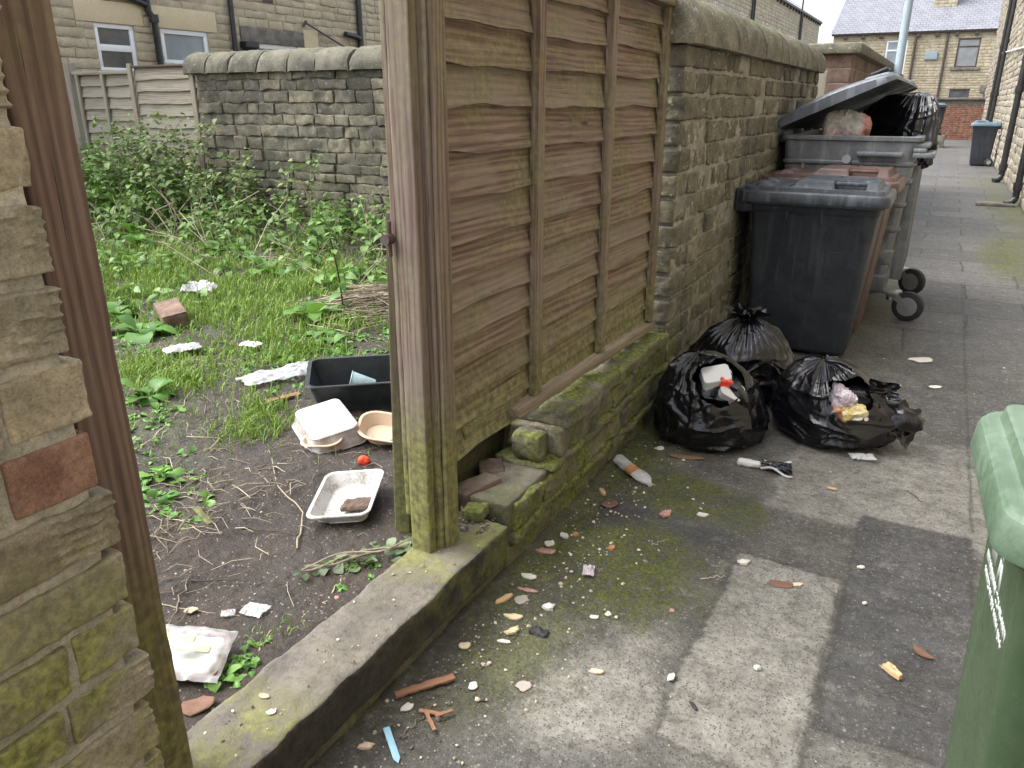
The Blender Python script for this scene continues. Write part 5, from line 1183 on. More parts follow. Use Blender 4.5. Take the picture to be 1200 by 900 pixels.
m = MB(); m.rblock((-.05, -.1, 0), (.05, .1, .065), .01, .4, .005, .01, 12, jit=.006); m.rblock((-.05, -.1, .065), (.05, .1, .068), .01, .4, .002, .001, 12); P = (-4.28, 3.24, gz(-4.28, 3.24)+.02); m.xform(Matrix.Scale(1.5, 4)); place(m, P, (6, -8, 60)); tag(m.build('brick', M['brownbrick'], origin=P), 'single brown brick half sunk in the yard grass', 'brick')
P = (-3.9, 5.55, gz(-3.9, 5.55)+.1); m = MB(); m.rblock((-.05, -.1, 0), (.05, .1, .065), .01, .4, .005, .01, 12); m.xform(Matrix.Scale(1.6, 4)); place(m, P, (20, 10, 70)); tag(m.build('brick', M['brickred'], origin=P), 'reddish brick among the weeds at the foot of the sooty wall', 'brick')

# ------------------------------------------------------------------ litter on the alley
def az(x, y): return .004
def chip(name, label, cat, mat, x, y, w, l, ang, th=.006, seed=0, curl=.3, z=None, group=None, pointy=0.0):
    w *= .85; l *= .85
    rs = np.random.RandomState(seed+100); n = 12; a = np.linspace(0, 2*math.pi, n, endpoint=False)+rs.uniform(-.2, .2, n)
    k = rs.uniform(.72, 1.12, n); th = th*.75
    ox, oy = np.cos(a)*l/2*k*(1-pointy*np.abs(np.sin(a))*.5), np.sin(a)*w/2*k
    rings = []; wz = rs.normal(size=(5, n))*.3
    for i, (f, zz) in enumerate(((1, 0), (1.02, th*.3), (.94, th*.8), (.55, th), (.2, th*.9))):
        q = np.stack([ox*f, oy*f, np.full(n, zz)], 1); q[:, 2] += curl*((q[:, 0]/(l/2))**2)*w*.28+(wz[i]*th*.5 if i else 0); rings.append(q)
    m = MB(); m.loft(rings, True, True, rnd=rs.rand())
    P = (x, y, (az(x, y) if z is None else z)); place(m, P, (0, 0, ang)); return tag(m.build(name, M[mat], origin=P), label, cat, group)
chip('tile_shard', 'large pale flat shard on wet paving near the castors', 'shard', 'paper', .086, 5.35, .13, .19, 20, .012, 1, 0)
chip('paper_scrap', 'small white paper scrap midway between the split bag and the castors', 'paper', 'paper', .169, 4.83, .06, .10, 40, .006, 2)
film('clear_packet', 'crumpled clear and white packet just right of the split bag', 'packet', 'clear', (-.106, 3.60, .006), .055, .03, 12, 20, .02)
def blackpacket():
    P = (-.50, 3.29, .004); t = thing('torn_packet', 'torn black and white plastic packet below the bags', 'packet', P)
    m = MB(); m.rblock((-.10, -.018, 0), (.0, .02, .026), .006, .5, .006, .01, 25, jit=.008); place(m, P, (0, 0, 12)); m.build('white_end', M['white'], t)
    m = MB(); n = 26; U, V = np.meshgrid(np.linspace(0, 1, n), np.linspace(-1, 1, n), indexing='ij'); q = np.stack([U.ravel()*2, V.ravel(), 0*U.ravel()], 1)
    Z = .006+.03*(ridge(q*1.2+5, 3).reshape(U.shape)*.5+.5)*(1-.5*U); T1 = np.stack([.0+U*.13, V*(.018+.045*U)-.02*U, Z], -1); m.grid(T1); m.grid(T1-A(0, 0, .003), flip=True); place(m, P, (0, 0, 12)); m.build('black_film', M['bag'], t)
    m = MB(); 
    for v in (-1, 1): m.tube([(.0+u*.13, v*(.018+.045*u)-.02*u, .012+.01*math.sin(u*7+v)) for u in np.linspace(0, 1, 9)], .006, 6)
    place(m, P, (0, 0, 12)); m.build('white_edge', M['white'], t)
blackpacket()
def bottle():
    P = (-.98, 2.945, .005); t = thing('crushed_bottle', 'crushed clear plastic bottle with orange label beside the low wall', 'bottle', P)
    def rr(pts, mat, nm):
        m = MB(); rings = []
        for (x, w, h) in pts: rings.append(np.array([(x, w*math.cos(a), h*(.5+.5*math.sin(a))) for a in np.linspace(0, 2*math.pi, 20, endpoint=False)]))
        m.loft(rings); m.v[-1] = m.v[-1]+np.stack([fbm(m.v[-1]*40+k*9, 3) for k in range(3)], 1)*.006; place(m, P, (0, 0, -36)); m.build(nm, M[mat], t)
    rr([(-.125, .02, .03), (-.12, .03, .045), (-.06, .034, .04), (-.03, .03, .034)], 'clear', 'base'); rr([(-.031, .031, .036), (.0, .034, .03), (.025, .035, .036)], 'orange', 'label'); rr([(.026, .034, .034), (.06, .038, .03), (.095, .030, .03), (.115, .013, .022), (.13, .012, .02)], 'clear', 'shoulder')
bottle()
chip('cardboard_strip', 'brown wet cardboard strip in front of the torn bag', 'cardboard', 'brownleaf', -.83, 3.23, .06, .20, 10, .006, 3, .3)
chip('paper_scrap', 'white paper corner by the wall near the torn bag', 'paper', 'paper', -.965, 3.26, .045, .06, 60, .010, 4)
chip('cigarette_end', 'pale orange rolled stub near the crushed bottle', 'stub', 'tancard', -1.04, 2.725, .03, .085, 130, .016, 5, 0)
chip('dead_leaf', 'dead brown leaf below the pale orange stub', 'leaf', 'brownleaf', -.975, 2.64, .07, .085, 30, .005, 6, .6)
chip('meat_scrap', 'red and white food scrap on the dark tarmac patch', 'food scrap', 'pink', -.745, 2.67, .05, .07, 70, .018, 7, .1)
chip('paper_scrap', 'little white paper square right of the red food scrap', 'paper', 'paper', -.615, 2.735, .04, .055, 20, .008, 8)
chip('paper_scrap', 'white folded paper bit at the corner of the pale slab', 'paper', 'paper', -.395, 2.47, .04, .055, 30, .012, 9)
chip('orange_peel', 'round orange scrap on the green moss', 'food scrap', 'orange', -.845, 2.335, .03, .045, 70, .014, 10, 0)
chip('orange_peel', 'orange blob touching a white scrap by the low wall', 'food scrap', 'orange', -1.0, 2.36, .028, .034, 20, .012, 11, 0)
chip('paper_scrap', 'white scrap touching an orange blob by the low wall', 'paper', 'paper', -1.035, 2.33, .04, .055, 160, .010, 12)
chip('meat_scrap', 'pink fleshy scraps close to the end of the threshold', 'food scrap', 'pink', -1.05, 2.20, .04, .085, 20, .010, 13, .2)
chip('paper_scrap', 'pale torn scrap above the pink fleshy scraps', 'paper', 'paper', -1.06, 2.25, .045, .05, 100, .012, 14)
film('wrapper_scrap', 'lilac foil wrapper scrap on the green moss', 'wrapper', 'lilac', (-.857, 2.148, .004), .028, .02, 15, 110, .025, 20)
chip('paper_scrap', 'long white scrap just outside the threshold corner', 'paper', 'paper', -1.03, 2.03, .04, .065, 10, .008, 16)
chip('orange_peel', 'thin orange-red peel strip beside the grey card', 'food scrap', 'pink', -1.0, 1.955, .025, .09, 10, .007, 17, .2)
chip('grey_card', 'flat grey card piece beside the tan stub', 'card', 'greycard', -.99, 1.90, .055, .065, 70, .005, 18, .1)
chip('tan_stub', 'tan curved crust beside the grey card', 'food scrap', 'tancard', -1.045, 1.875, .032, .09, 70, .012, 19, .1)
chip('yellow_peel', 'pale yellow peel, upper one of two by the black crumbs', 'food scrap', 'yellowfat', -.97, 1.805, .035, .075, 20, .009, 20, .6)
chip('yellow_peel', 'pale yellow peel folded double, lower one by the black crumbs', 'food scrap', 'yellowfat', -.94, 1.74, .035, .065, 60, .012, 21, .7)
chip('paper_scrap', 'thin broken white scrap under the folded yellow peel', 'paper', 'paper', -.94, 1.69, .022, .055, 20, .006, 22)
lump('black_crumbs', 'heap of black crumbs right of the yellow peels', 'crumbs', 'rubber', (-.865, 1.775, .008), (.06, .03, .018), 23, (0, 0, 5), rough=.3)
chip('yellow_peel', 'triangular pale yellow crust near the foot of the threshold', 'food scrap', 'yellowfat', -1.035, 1.615, .04, .05, 30, .008, 24, .2, pointy=.6)
chip('paper_scrap', 'bright white triangular scrap on the moss edge', 'paper', 'white', -.895, 1.905, .04, .055, 50, .016, 25, .1, pointy=.4)
chip('paper_scrap', 'round white scrap on dark paving below the moss', 'paper', 'paper', -.745, 1.93, .025, .035, 20, .006, 26)
chip('paper_scrap', 'crumbly white scrap right of the round white scrap', 'paper', 'paper', -.71, 1.965, .026, .032, 80, .008, 27)
chip('grey_card', 'pale grey leaf-shaped flake on mid paving', 'card', 'greycard', -.80, 1.55, .05, .055, 60, .004, 28, .1)
chip('cream_crumb', 'cream twin-lobed crumb at the edge of the pale cement patch', 'food scrap', 'cream', -.64, 1.70, .025, .06, 20, .009, 29, .1)
chip('paper_scrap', 'white crisp square by the joint beside the pale slab', 'paper', 'paper', -.445, 1.78, .026, .042, 85, .006, 30)
chip('pink_crumb', 'small pink crumb alone on dark paving', 'food scrap', 'pink', -.535, 2.08, .018, .024, 20, .009, 31, 0)
chip('plaster_flake', 'white plaster flake with a dark dot near the orange splinter', 'flake', 'paper', -1.04, 1.325, .036, .05, 60, .006, 32, .1)
chip('plaster_flake', 'cream plaster flake right of the orange splinter', 'flake', 'paper', -.925, 1.48, .034, .042, 80, .006, 33, .1)
chip('pink_lozenge', 'pink oval lozenge-shaped scrap near the blue plastic strip', 'scrap', 'cream', -1.055, 1.165, .026, .055, 30, .010, 34, 0)
m = MB(); m.rblock((-.05, -.009, 0), (.05, .009, .004), .01, .5, .0006, .002, 20); m.add(A((.05, -.009, 0), (.05, .009, 0), (.05, .009, .004), (.05, -.009, .004), (.064, 0, .002)), [[0, 1, 4], [1, 2, 4], [2, 3, 4], [3, 0, 4]]); P = (-1.0, 1.20, .010); place(m, P, (0, 6, -38)); tag(m.build('plastic_strip', M['bluestick'], origin=P), 'pale blue pointed plastic strip on the gritty kerb edge', 'plastic strip')
m = MB(); m.rblock((-.085, -.010, 0), (.085, .010, .007),   .006, .5, .004, .0012, 40, lcaxis=0, jit=.004); P = (-1.04, 1.41, .010); place(m, P, (3, 2, 56)); tag(m.build('wood_splinter', M['orangewood'], origin=P), 'long orange wood splinter lying by the threshold', 'wood splinter')
for i, (x, y, a, l) in enumerate(((-.975, 1.335, 20, .06), (-.955, 1.31, -35, .07), (-.935, 1.345, 60, .05))):
    m = MB(); m.rblock((-l/2, -.006, 0), (l/2, .004, .003), .005, .3+.2*i, .002, .001, 45, lcaxis=0, jit=.004); P = (x, y, .008+.004*i); place(m, P, (0, 4, a))
    tag(m.build('wood_splinter', M['orangewood'], origin=P), ['upper short splinter in the broken orange pile', 'middle short splinter crossing the broken orange pile', 'steepest short splinter of the broken orange pile'][i], 'wood splinter', 'broken orange splinters')
chip('bread_crust', 'brown and yellow bread crust on the dark wet slab', 'food scrap', 'tancard', .112, 2.105, .045, .085, -35, .022, 35, 0)
chip('dead_leaf', 'curled pinkish dead leaf on the dark wet slab', 'leaf', 'brownleaf', .185, 2.235, .04, .09, -40, .008, 36, .9)
chip('food_smear', 'flattened brown and cream smear at the top of the pale slab', 'food scrap', 'brownleaf', -.255, 2.40, .05, .11, 15, .004, 37, 0)
chip('food_smear', 'cream end of the flattened smear on the pale slab', 'food scrap', 'cream', -.20, 2.425, .025, .045, 40, .006, 38, 0)
chip('brown_scrap', 'small orange-brown scrap on the pale paving below the split bag', 'scrap', 'tancard', -.19, 3.22, .022, .055, -5, .008, 39, .1)
chip('feather_scrap', 'dark curled scrap on the lower pale slab', 'scrap', 'rubber', -.355, 1.70, .014, .05, -40, .006, 40, .8)
chip('pebble', 'round white pebble in the middle of the pale slab', 'pebble', 'paper', -.235, 1.935, .022, .026, 10, .014, 41, 0)
chip('pebble', 'oval white pebble on the dark wet slab', 'pebble', 'paper', -.02, 2.64, .022, .034, 10, .008, 42, 0)
chip('pebble', 'second white pebble further down the dark wet slab', 'pebble', 'paper', .01, 2.42, .018, .024, 40, .008, 43, 0)
chip('dead_leaf', 'large reddish dead leaf at the foot of the gate jamb', 'leaf', 'brownleaf', -1.40, .955, .07, .10, 60, .006, 44, .5, z=gz(-1.40, .955)+.012)
chip('leaf_scrap', 'pale oval dead leaf on the soil above the clear scrap', 'leaf', 'stalk', -1.72, 1.21, .035, .055, 50, .004, 45, .3, z=gz(-1.72, 1.21)+.01)
chip('red_pebble', 'small dark red pebble on the soil by the threshold', 'pebble', 'pink', -1.395, 1.47, .02, .025, 50, .012, 46, 0, z=gz(-1.395, 1.47))
chip('pale_flake', 'pale round flake lying on the green end of the threshold', 'flake', 'paper', -1.19, 1.0, .026, .032, 50, .005, 47, .2, z=.190)
chip('pale_flake', 'curled tan flake at the soil edge of the threshold', 'flake', 'stalk', -1.245, 1.03, .022, .04, 10, .005, 48, .7, z=.190)

# scatter of tiny crumbs, uncountable
def crumbs():
    rs = np.random.RandomState(5); m = MB()
    def one(x, y, z, s, r):
        n = 6; a = np.linspace(0, 6.283, n, endpoint=False)+rs.rand(); k = .6+.7*rs.rand(n); el = .5+rs.rand()*.8; an = rs.rand()*6.3
        P = np.stack([np.cos(a)*k*s, np.sin(a)*k*s*el, np.zeros(n)], 1); P = P@np.array([[math.cos(an), math.sin(an), 0], [-math.sin(an), math.cos(an), 0], [0, 0, 1]])
        T = P*.75+A(0, 0, s*.55); V = np.concatenate([P, T])+A(x, y, z)
        m.add(V, [list(range(n, 2*n))]+[[i, (i+1) % n, n+(i+1) % n, n+i] for i in range(n)], r)
    for _ in range(1000):
        x = -1.1+abs(rs.normal())*.16; y = rs.uniform(1.0, 3.4); one(x, y, .004, rs.uniform(.0014, .0042)*(2 if rs.rand() < .10 else 1), rs.rand()**1.5)
    for _ in range(230):
        x = rs.uniform(-1.05, .7); y = rs.uniform(1.2, 6.5); one(x, y, .003, rs.uniform(.0015, .0038)*(2 if rs.rand() < .12 else 1), .25+.7*rs.rand())
    for _ in range(80):
        one(rs.normal(-.9, .12), rs.normal(2.2, .45), .005, rs.uniform(.003, .008), .7+.3*rs.rand())
    for _ in range(70):
        one(rs.uniform(-1.3, -1.13), rs.uniform(.8, 2.0), .189, rs.uniform(.0015, .005), rs.rand())
    for _ in range(500):
        x, y = rs.uniform(-2.8, -1.35), rs.uniform(.8, 2.8); one(x, y, gz(x, y)+.003, rs.uniform(.002, .006), rs.rand()*.9)
    for _ in range(160):
        x, y = rs.uniform(-1.32, -1.16), rs.uniform(1.92, 2.15); one(x, y, .19, rs.uniform(.003, .008), rs.rand()*.7)
    o = m.build('scattered_crumbs', M['crumb'], smooth=False); tag(o, 'fine pale crumbs, grit and chips scattered over alley, step and soil', 'litter', kind='stuff')
crumbs()
# ------------------------------------------------------------------ plants
def nz(v): return v/np.maximum(np.linalg.norm(v, axis=-1, keepdims=True), 1e-9)
def leaves(m, O, D, N, L, W, rnd, prof=((0, .05), (.18, .75), (.42, 1), (.72, .68), (1, .0)), droop=.35, fold=.22, wavy=0.0, seed=0):
    O = np.asarray(O, float); n = len(O); D = nz(np.asarray(D, float)); N = np.asarray(N, float); N = nz(N-D*(N*D).sum(1)[:, None]); Sd = np.cross(D, N)
    L = np.broadcast_to(L, (n,)); W = np.broadcast_to(W, (n,)); k = len(prof); rs = np.random.RandomState(seed)
    V = np.zeros((n, k, 3, 3)); lc = np.zeros((n, k, 3, 3)); dr = droop*(.5+rs.rand(n))
    for i, (t, w) in enumerate(prof):
        c = O+D*(L*t*(1-.25*dr*t))[:, None]-np.array([0, 0, 1])*(L*dr*t*t)[:, None]
        for j, sgn in enumerate((-1, 0, 1)):
            wv = wavy*L*rs.normal(size=n)*(sgn != 0)
            V[:, i, j] = c+Sd*(W*.5*w*sgn)[:, None]+N*((W*.5*w*fold*abs(sgn))+wv)[:, None]; lc[:, i, j, 0] = abs(sgn)
    idx = np.arange(k*3).reshape(k, 3); q = np.stack([idx[:-1, :-1], idx[1:, :-1], idx[1:, 1:], idx[:-1, 1:]], -1).reshape(-1, 4)
    F = (q[None]+(np.arange(n)*k*3)[:, None, None]).reshape(-1, 4)
    m.add(V.reshape(-1, 3), F, np.repeat(np.broadcast_to(rnd, (n,)), k*3), lc.reshape(-1, 3))
RS = np.random.RandomState(77)
def grass():
    m = MB(); n = 110000
    x = RS.uniform(-9.0, -1.5, n); y = RS.uniform(1.0, 6.6, n)
    P = np.stack([x, y, 0*x], 1)
    d = np.exp(-(((x+4.6)/1.5)**2+((y-4.0)/1.0)**2))*1.3+.35*np.exp(-(((x+3.0)/.9)**2+((y-3.0)/.7)**2))+.07*(x < -2.8)+.35*np.exp(-(((x+6.5)/1.5)**2+((y-4.6)/1.2)**2))
    tuft = [(-2.55, 2.25, .14), (-2.42, 2.38, .10), (-3.3, 2.5, .16), (-1.42, 1.30, .045), (-1.44, 1.2, .05), (-3.6, 2.6, .25), (-2.68, 2.45, .10), (-3.1, 3.15, .2)]
    for (a, b, r) in tuft: d = d+.9*np.exp(-((x-a)**2+(y-b)**2)/r**2)
    d = d*(sst(-.36, .12, fbm(P*1.9, 4)))*1.2
    keep = RS.rand(n) < d; 
    xt, yt = [], []
    for (a, b, r) in tuft:
        k = int(260*(r/.15)**2); xt.append(RS.normal(a, r*.6, k)); yt.append(RS.normal(b, r*.6, k))
    x = np.concatenate([x[keep]]+xt); y = np.concatenate([y[keep]]+yt); ok = (x < -1.36) & (np.hypot(x+2.3, y-2.84) > .36) & (np.hypot(x+2.2, y-2.35) > .2) & (np.hypot((x+2.9)*.8, y-2.8) > .16); x, y = x[ok], y[ok]; n = len(x)
    z = soil_z(x, y); h = RS.uniform(.03, .085, n)*(1+.5*(y > 3.2))*(1+.5*fbm(np.stack([x*2.5, y*2.5, 0*x], 1), 2))*np.where(x > -2.0, .55, 1); a = RS.uniform(0, 6.28, n); le = RS.uniform(.1, .9, n); w = RS.uniform(.0035, .0065, n)*np.clip(np.hypot(x, y)/3.0, .6, 1.6)
    dx, dy = np.cos(a), np.sin(a); V = np.zeros((n, 5, 3))
    for i, (t, s_) in enumerate(((0, 1), (.55, .8))):
        c = np.stack([x+dx*h*le*t*t, y+dy*h*le*t*t, z+h*t*(1-.3*le*t)], 1)
        for j, sg in enumerate((-1, 1)): V[:, i*2+j] = c+np.stack([-dy*w*sg*s_/2, dx*w*sg*s_/2, 0*x], 1)
    V[:, 4] = np.stack([x+dx*h*le, y+dy*h*le, z+h*(1-.45*le)], 1)
    o = np.arange(n)[:, None]*5; m.add(V.reshape(-1, 3), np.concatenate([o+A(0, 1, 3, 2).astype(int)]), np.repeat(RS.rand(n), 5), np.ones((n*5, 3)))
    m.f.append((o+np.array([2, 3, 4])).astype(int))
    tag(m.build('yard_grass', M['grass']), 'bright green uncut grass in the yard', 'grass', kind='stuff')
grass()

def stems_leaves(pl, hts, rs, ls=(.05, .085), step=.05, lean=.25, wid=.55, bare=.25):
    """nettle-like plants: upright stems with leaf pairs; returns arrays and stem polylines"""
    O, D, N, L, r, st = [], [], [], [], [], []
    for (x, y, z), h in zip(pl, hts):
        a = rs.uniform(0, 6.28); ln = rs.uniform(0, lean); az_ = rs.uniform(0, 6.28); pts = []
        k = max(3, int(h/step)); col = rs.rand()
        for i in range(k+1):
            t = i/k; p = (x+math.cos(a)*ln*h*t*t, y+math.sin(a)*ln*h*t*t, z+h*t); pts.append(p)
            if t > bare or rs.rand() < .3:
                for s_ in (0, math.pi):
                    if rs.rand() < .12: continue
                    b = az_+s_+(i % 2)*math.pi/2+rs.normal()*.35; el = rs.uniform(-.15, .55)
                    O.append(p); D.append((math.cos(b)*math.cos(el), math.sin(b)*math.cos(el), math.sin(el))); N.append((rs.normal()*.35, rs.normal()*.35, 1))
                    L.append(rs.uniform(*ls)*(1-.45*max(0, t-.6)/.4)); r.append(np.clip(col*.4+rs.rand()*.5+.25*t-.1, 0, 1))
        st.append((pts, .0035))
    return map(np.array, (O, D, N, L, r)), st
def weeds():
    rs = np.random.RandomState(9); n = 2100; x = rs.uniform(-11.2, -2.2, n); y = rs.uniform(2.4, 6.95, n); P = np.stack([x, y, 0*x], 1)
    d = sst(4.6, 5.5, y+.5*fbm(P*1.3, 3))*(.35+.9*sst(-.25, .3, fbm(P*1.6+21, 3)))
    d = np.maximum(d, 1.0*np.exp(-(((x+3.95)/.5)**2+((y-5.1)/.7)**2)))           # right-hand clump by the panel
    d = np.maximum(d, .8*np.exp(-(((x+6.6)/1.2)**2+((y-3.9)/.55)**2)))           # left edge, behind the jamb
    d = np.maximum(d, .5*np.exp(-(((x+5.0)/.5)**2+((y-3.5)/.3)**2)))
    d = d*(1-.8*np.exp(-(((x+4.6)/1.2)**2+((y-4.1)/.75)**2)))
    k = rs.rand(n) < d; x, y = x[k], y[k]; z = soil_z(x, y)
    P = np.stack([x, y, 0*x], 1); h = (.16+.20*sst(5.0, 6.5, y))*(1+1.0*fbm(P*1.3+5, 3))*rs.uniform(.5, 1.4, len(x)); h = h*(1+1.1*sst(-7.2, -8.0, x))
    h = np.clip(h, .08, .9)
    (O, D, N, L, r), st = stems_leaves(np.stack([x, y, z], 1), h, rs, (.085, .17), .065)
    m = MB(); leaves(m, O, D, N, L, L*.58, r, droop=.45, seed=1)
    for pts, q in st: m.tube([pts[0], pts[len(pts)//2], pts[-1]], [q, q, q*.6], 4, .2, False)
    tag(m.build('nettle_bed', M['nettle']), 'dense bed of nettles and leafy weeds along the back of the yard', 'weeds', kind='stuff')
    # low ground weeds
    n = 2600; x = rs.uniform(-6.5, -1.4, n); y = rs.uniform(.9, 4.8, n); P = np.stack([x, y, 0*x], 1)
    d = .22*sst(-1.9, -3.4, x)*sst(-.1, .35, fbm(P*1.5+9, 4)); 
    for (a, b, r_) in ((-2.95, 3.1, .28), (-2.65, 3.25, .25), (-3.25, 3.35, .3), (-2.55, 1.72, .16), (-3.0, 2.0, .16), (-1.40, 1.09, .05), (-3.9, 2.85, .3), (-2.75, 2.95, .2), (-2.2, 1.5, .1), (-2.95, 3.75, .3)): d = d+.9*np.exp(-((x-a)**2+(y-b)**2)/r_**2)
    k = rs.rand(n) < d; x, y = x[k], y[k]
    for (a, b, r_, c) in ((-2.55, 1.72, .08, 16), (-1.40, 1.09, .04, 14), (-1.42, 1.17, .03, 6), (-1.43, 1.62, .04, 8), (-3.0, 2.05, .1, 14), (-2.8, 3.1, .22, 40), (-3.2, 3.3, .25, 40)):
        x = np.concatenate([x, rs.normal(a, r_, c)]); y = np.concatenate([y, rs.normal(b, r_, c)])
    ok = x < -1.36; x, y = x[ok], y[ok]
    z = soil_z(x, y); O, D, N, L, r = [], [], [], [], []
    for a, b, c in zip(x, y, z):
        near = a > -2.0; kk = rs.randint(4, 8); col = rs.rand()
        for i in range(kk):
            t = rs.uniform(0, 6.28); el = rs.uniform(.1, 1.0); O.append((a, b, c+.003)); D.append((math.cos(t)*math.cos(el), math.sin(t)*math.cos(el), math.sin(el))); N.append((rs.normal()*.3, rs.normal()*.3, 1)); L.append(rs.uniform(.03, .075)*(.6 if near else 1)); r.append(np.clip(col*.5+rs.rand()*.5, 0, 1))
    m = MB(); L = np.array(L); leaves(m, np.array(O), np.array(D), np.array(N), L, L*.55, np.array(r), prof=((0, .08), (.35, .35), (.6, 1), (.85, .8), (1, .1)), droop=.5, wavy=.04, seed=2)
    tag(m.build('ground_weeds', M['dock']), 'small green seedlings and low weeds spreading over the soil', 'weeds', kind='stuff')
weeds()
def dock(x, y, n, L0, label, seed, cat='dock plant', el=(.15, 1.1), mat='dock', name='dock_plant'):
    rs = np.random.RandomState(seed); z = gz(x, y); O, D, N, L, r = [], [], [], [], []
    for i in range(n):
        a = i*2.4+rs.uniform(-.4, .4); e = rs.uniform(*el); O.append((x+math.cos(a)*.012, y+math.sin(a)*.012, z)); D.append((math.cos(a)*math.cos(e), math.sin(a)*math.cos(e), math.sin(e))); N.append((0, 0, 1)); L.append(L0*rs.uniform(.6, 1.15)); r.append(rs.rand())
    m = MB(); L = np.array(L); leaves(m, np.array(O), np.array(D), np.array(N)+.01, L, L*.44, np.array(r), prof=((0, .06), (.14, .10), (.25, .42), (.38, .86), (.55, 1), (.72, .84), (.88, .5), (1, .03)), droop=.6, fold=.22, wavy=.012, seed=seed)
    return tag(m.build(name, M[mat], origin=(x, y, z)), label, cat)
dock(-3.55, 3.75, 12, .40, 'large broad-leaved dock in the middle of the yard grass, beside the straw heap', 1)
dock(-3.25, 3.5, 9, .24, 'smaller broad-leaved dock just in front of the largest dock', 11)
dock(-4.25, 2.98, 15, .34, 'spreading broad-leaved plant at the left of the brown brick in the grass', 2)
dock(-4.75, 3.15, 12, .32, 'broad-leaved plant behind the jamb, left of the spreading plant', 12)
dock(-3.28, 2.28, 11, .26, 'low broad-leaved plant at the left edge of the bare soil', 3)
dock(-2.55, 1.76, 8, .17, 'leafy plant against the jamb above the dark footprint', 4)
dock(-2.38, 1.60, 10, .11, 'bright green bushy seedling right beside the jamb', 14, el=(.5, 1.2))
dock(-1.90, 1.24, 4, .085, 'pair of round pale green leaves flat on the soil by the jamb', 5, el=(.05, .3), name='seedling', cat='seedling')
dock(-1.44, 1.055, 10, .075, 'small bright green plant between the food packet and the threshold', 6, name='seedling', cat='seedling')
dock(-1.355, .99, 7, .04, 'tiny dark green sprig at the threshold edge below the bright green plant', 16, name='seedling', cat='seedling')
dock(-5.9, 5.2, 12, .34, 'tall leafy plant among the nettles at the middle of the back wall', 7)
dock(-6.9, 4.9, 12, .36, 'yellow-green broad plant in front of the bramble bush', 8)
def ivy():
    rs = np.random.RandomState(4); O, D, N, L, r = [], [], [], [], []
    for k in range(46):
        t = rs.rand(); x = -1.56+.22*t+rs.normal()*.02; y = 1.50+.30*t+rs.normal()*.03; x = min(x, -1.345); a = rs.uniform(0, 6.28); O.append((x, y, gz(x, y)+rs.uniform(.005, .03))); D.append((math.cos(a), math.sin(a), rs.uniform(-.1, .3))); N.append((rs.normal()*.3, rs.normal()*.3, 1)); L.append(rs.uniform(.022, .042)); r.append(rs.rand())
    L = np.array(L); t = thing('ivy_strand', 'pale ivy strand trailing over the soil at the foot of the thick fence post', 'ivy', (-1.45, 1.65, .15))
    m = MB(); leaves(m, np.array(O), np.array(D), np.array(N), L, L*.95, np.array(r), prof=((0, .4), (.2, .95), (.45, 1), (.75, .6), (1, .05)), droop=.2, seed=4); m.build('leaves', M['ivy'], t)
    m = MB()
    for k in range(3): m.tube([(-1.56+.22*u+.015*math.sin(9*u+k), 1.50+.30*u+.02*math.cos(7*u+k*2), .175+.006*k) for u in np.linspace(0, 1, 12)], .0025, 5, .6)
    m.build('stem', M['stalk'], t)
ivy()
def bramble():
    rs = np.random.RandomState(6); t = thing('bramble_bush', 'tangled pale-leaved bramble bush climbing the grey back fence', 'bush', (-8.2, 6.4, .2))
    sm = MB(); O, D, N, L, r = [], [], [], [], []
    for k in range(52):
        bx, by = rs.normal(-8.3, .75), rs.uniform(5.9, 6.8); z = .2; a = rs.uniform(0, 6.28); h = rs.uniform(.55, 1.15)*(1.15 if bx > -9 and bx < -7.5 else .85); sp = rs.uniform(.15, .6); pts = []
        for u in np.linspace(0, 1, 14):
            p = A(bx+math.cos(a)*sp*u*u, min(6.95, by+math.sin(a)*sp*u*u*.6), z+h*(1.25*u-.35*u*u*u)); pts.append(p)
            if u > .25:
                for _ in range(rs.randint(3, 7)):
                    b = rs.uniform(0, 6.28); e = rs.uniform(-.3, .5); O.append(p+rs.normal(size=3)*.05); D.append((math.cos(b)*math.cos(e), math.sin(b)*math.cos(e), math.sin(e))); N.append((rs.normal()*.5, rs.normal()*.5-.3, 1)); L.append(rs.uniform(.05, .10)); r.append(rs.rand())
        sm.tube(pts, [.006*(1-.6*u) for u in np.linspace(0, 1, 14)], 5, rs.rand())
    for k in range(26):
        x, y = rs.uniform(-9.2, -6.8), rs.uniform(5.4, 6.7); a = rs.uniform(0, 6.28); l = rs.uniform(.3, .8); e = rs.uniform(.1, .9)
        sm.tube([(x, y, .25), (x+math.cos(a)*l*.5*math.cos(e), y+math.sin(a)*.3*l, .25+l*.55*math.sin(e)+.05), (x+math.cos(a)*l*math.cos(e), y+math.sin(a)*.6*l, .25+l*math.sin(e))], [.006, .005, .003], 5, rs.rand())
    sm.build('canes', M['stalk'], t)
    m = MB(); L = np.array(L); leaves(m, np.array(O), np.array(D), np.array(N), L, L*.62, np.array(r), droop=.35, seed=6); m.build('leaves', M['bramble'], t)
bramble()
def tallweed(x, y, h, label, seed):
    rs = np.random.RandomState(seed); z = gz(x, y); t = thing('tall_weed', label, 'weed', (x, y, z))
    (O, D, N, L, r), st = stems_leaves(np.array([(x, y, z)]), [h], rs, (.08, .14), .07, .15, bare=.1)
    m = MB(); leaves(m, O, D, N, L, L*.5, r, droop=.45, seed=seed); m.build('leaves', M['dock'], t)
    m = MB(); m.tube(st[0][0], .006, 6, .3); m.build('stem', M['twig'], t)
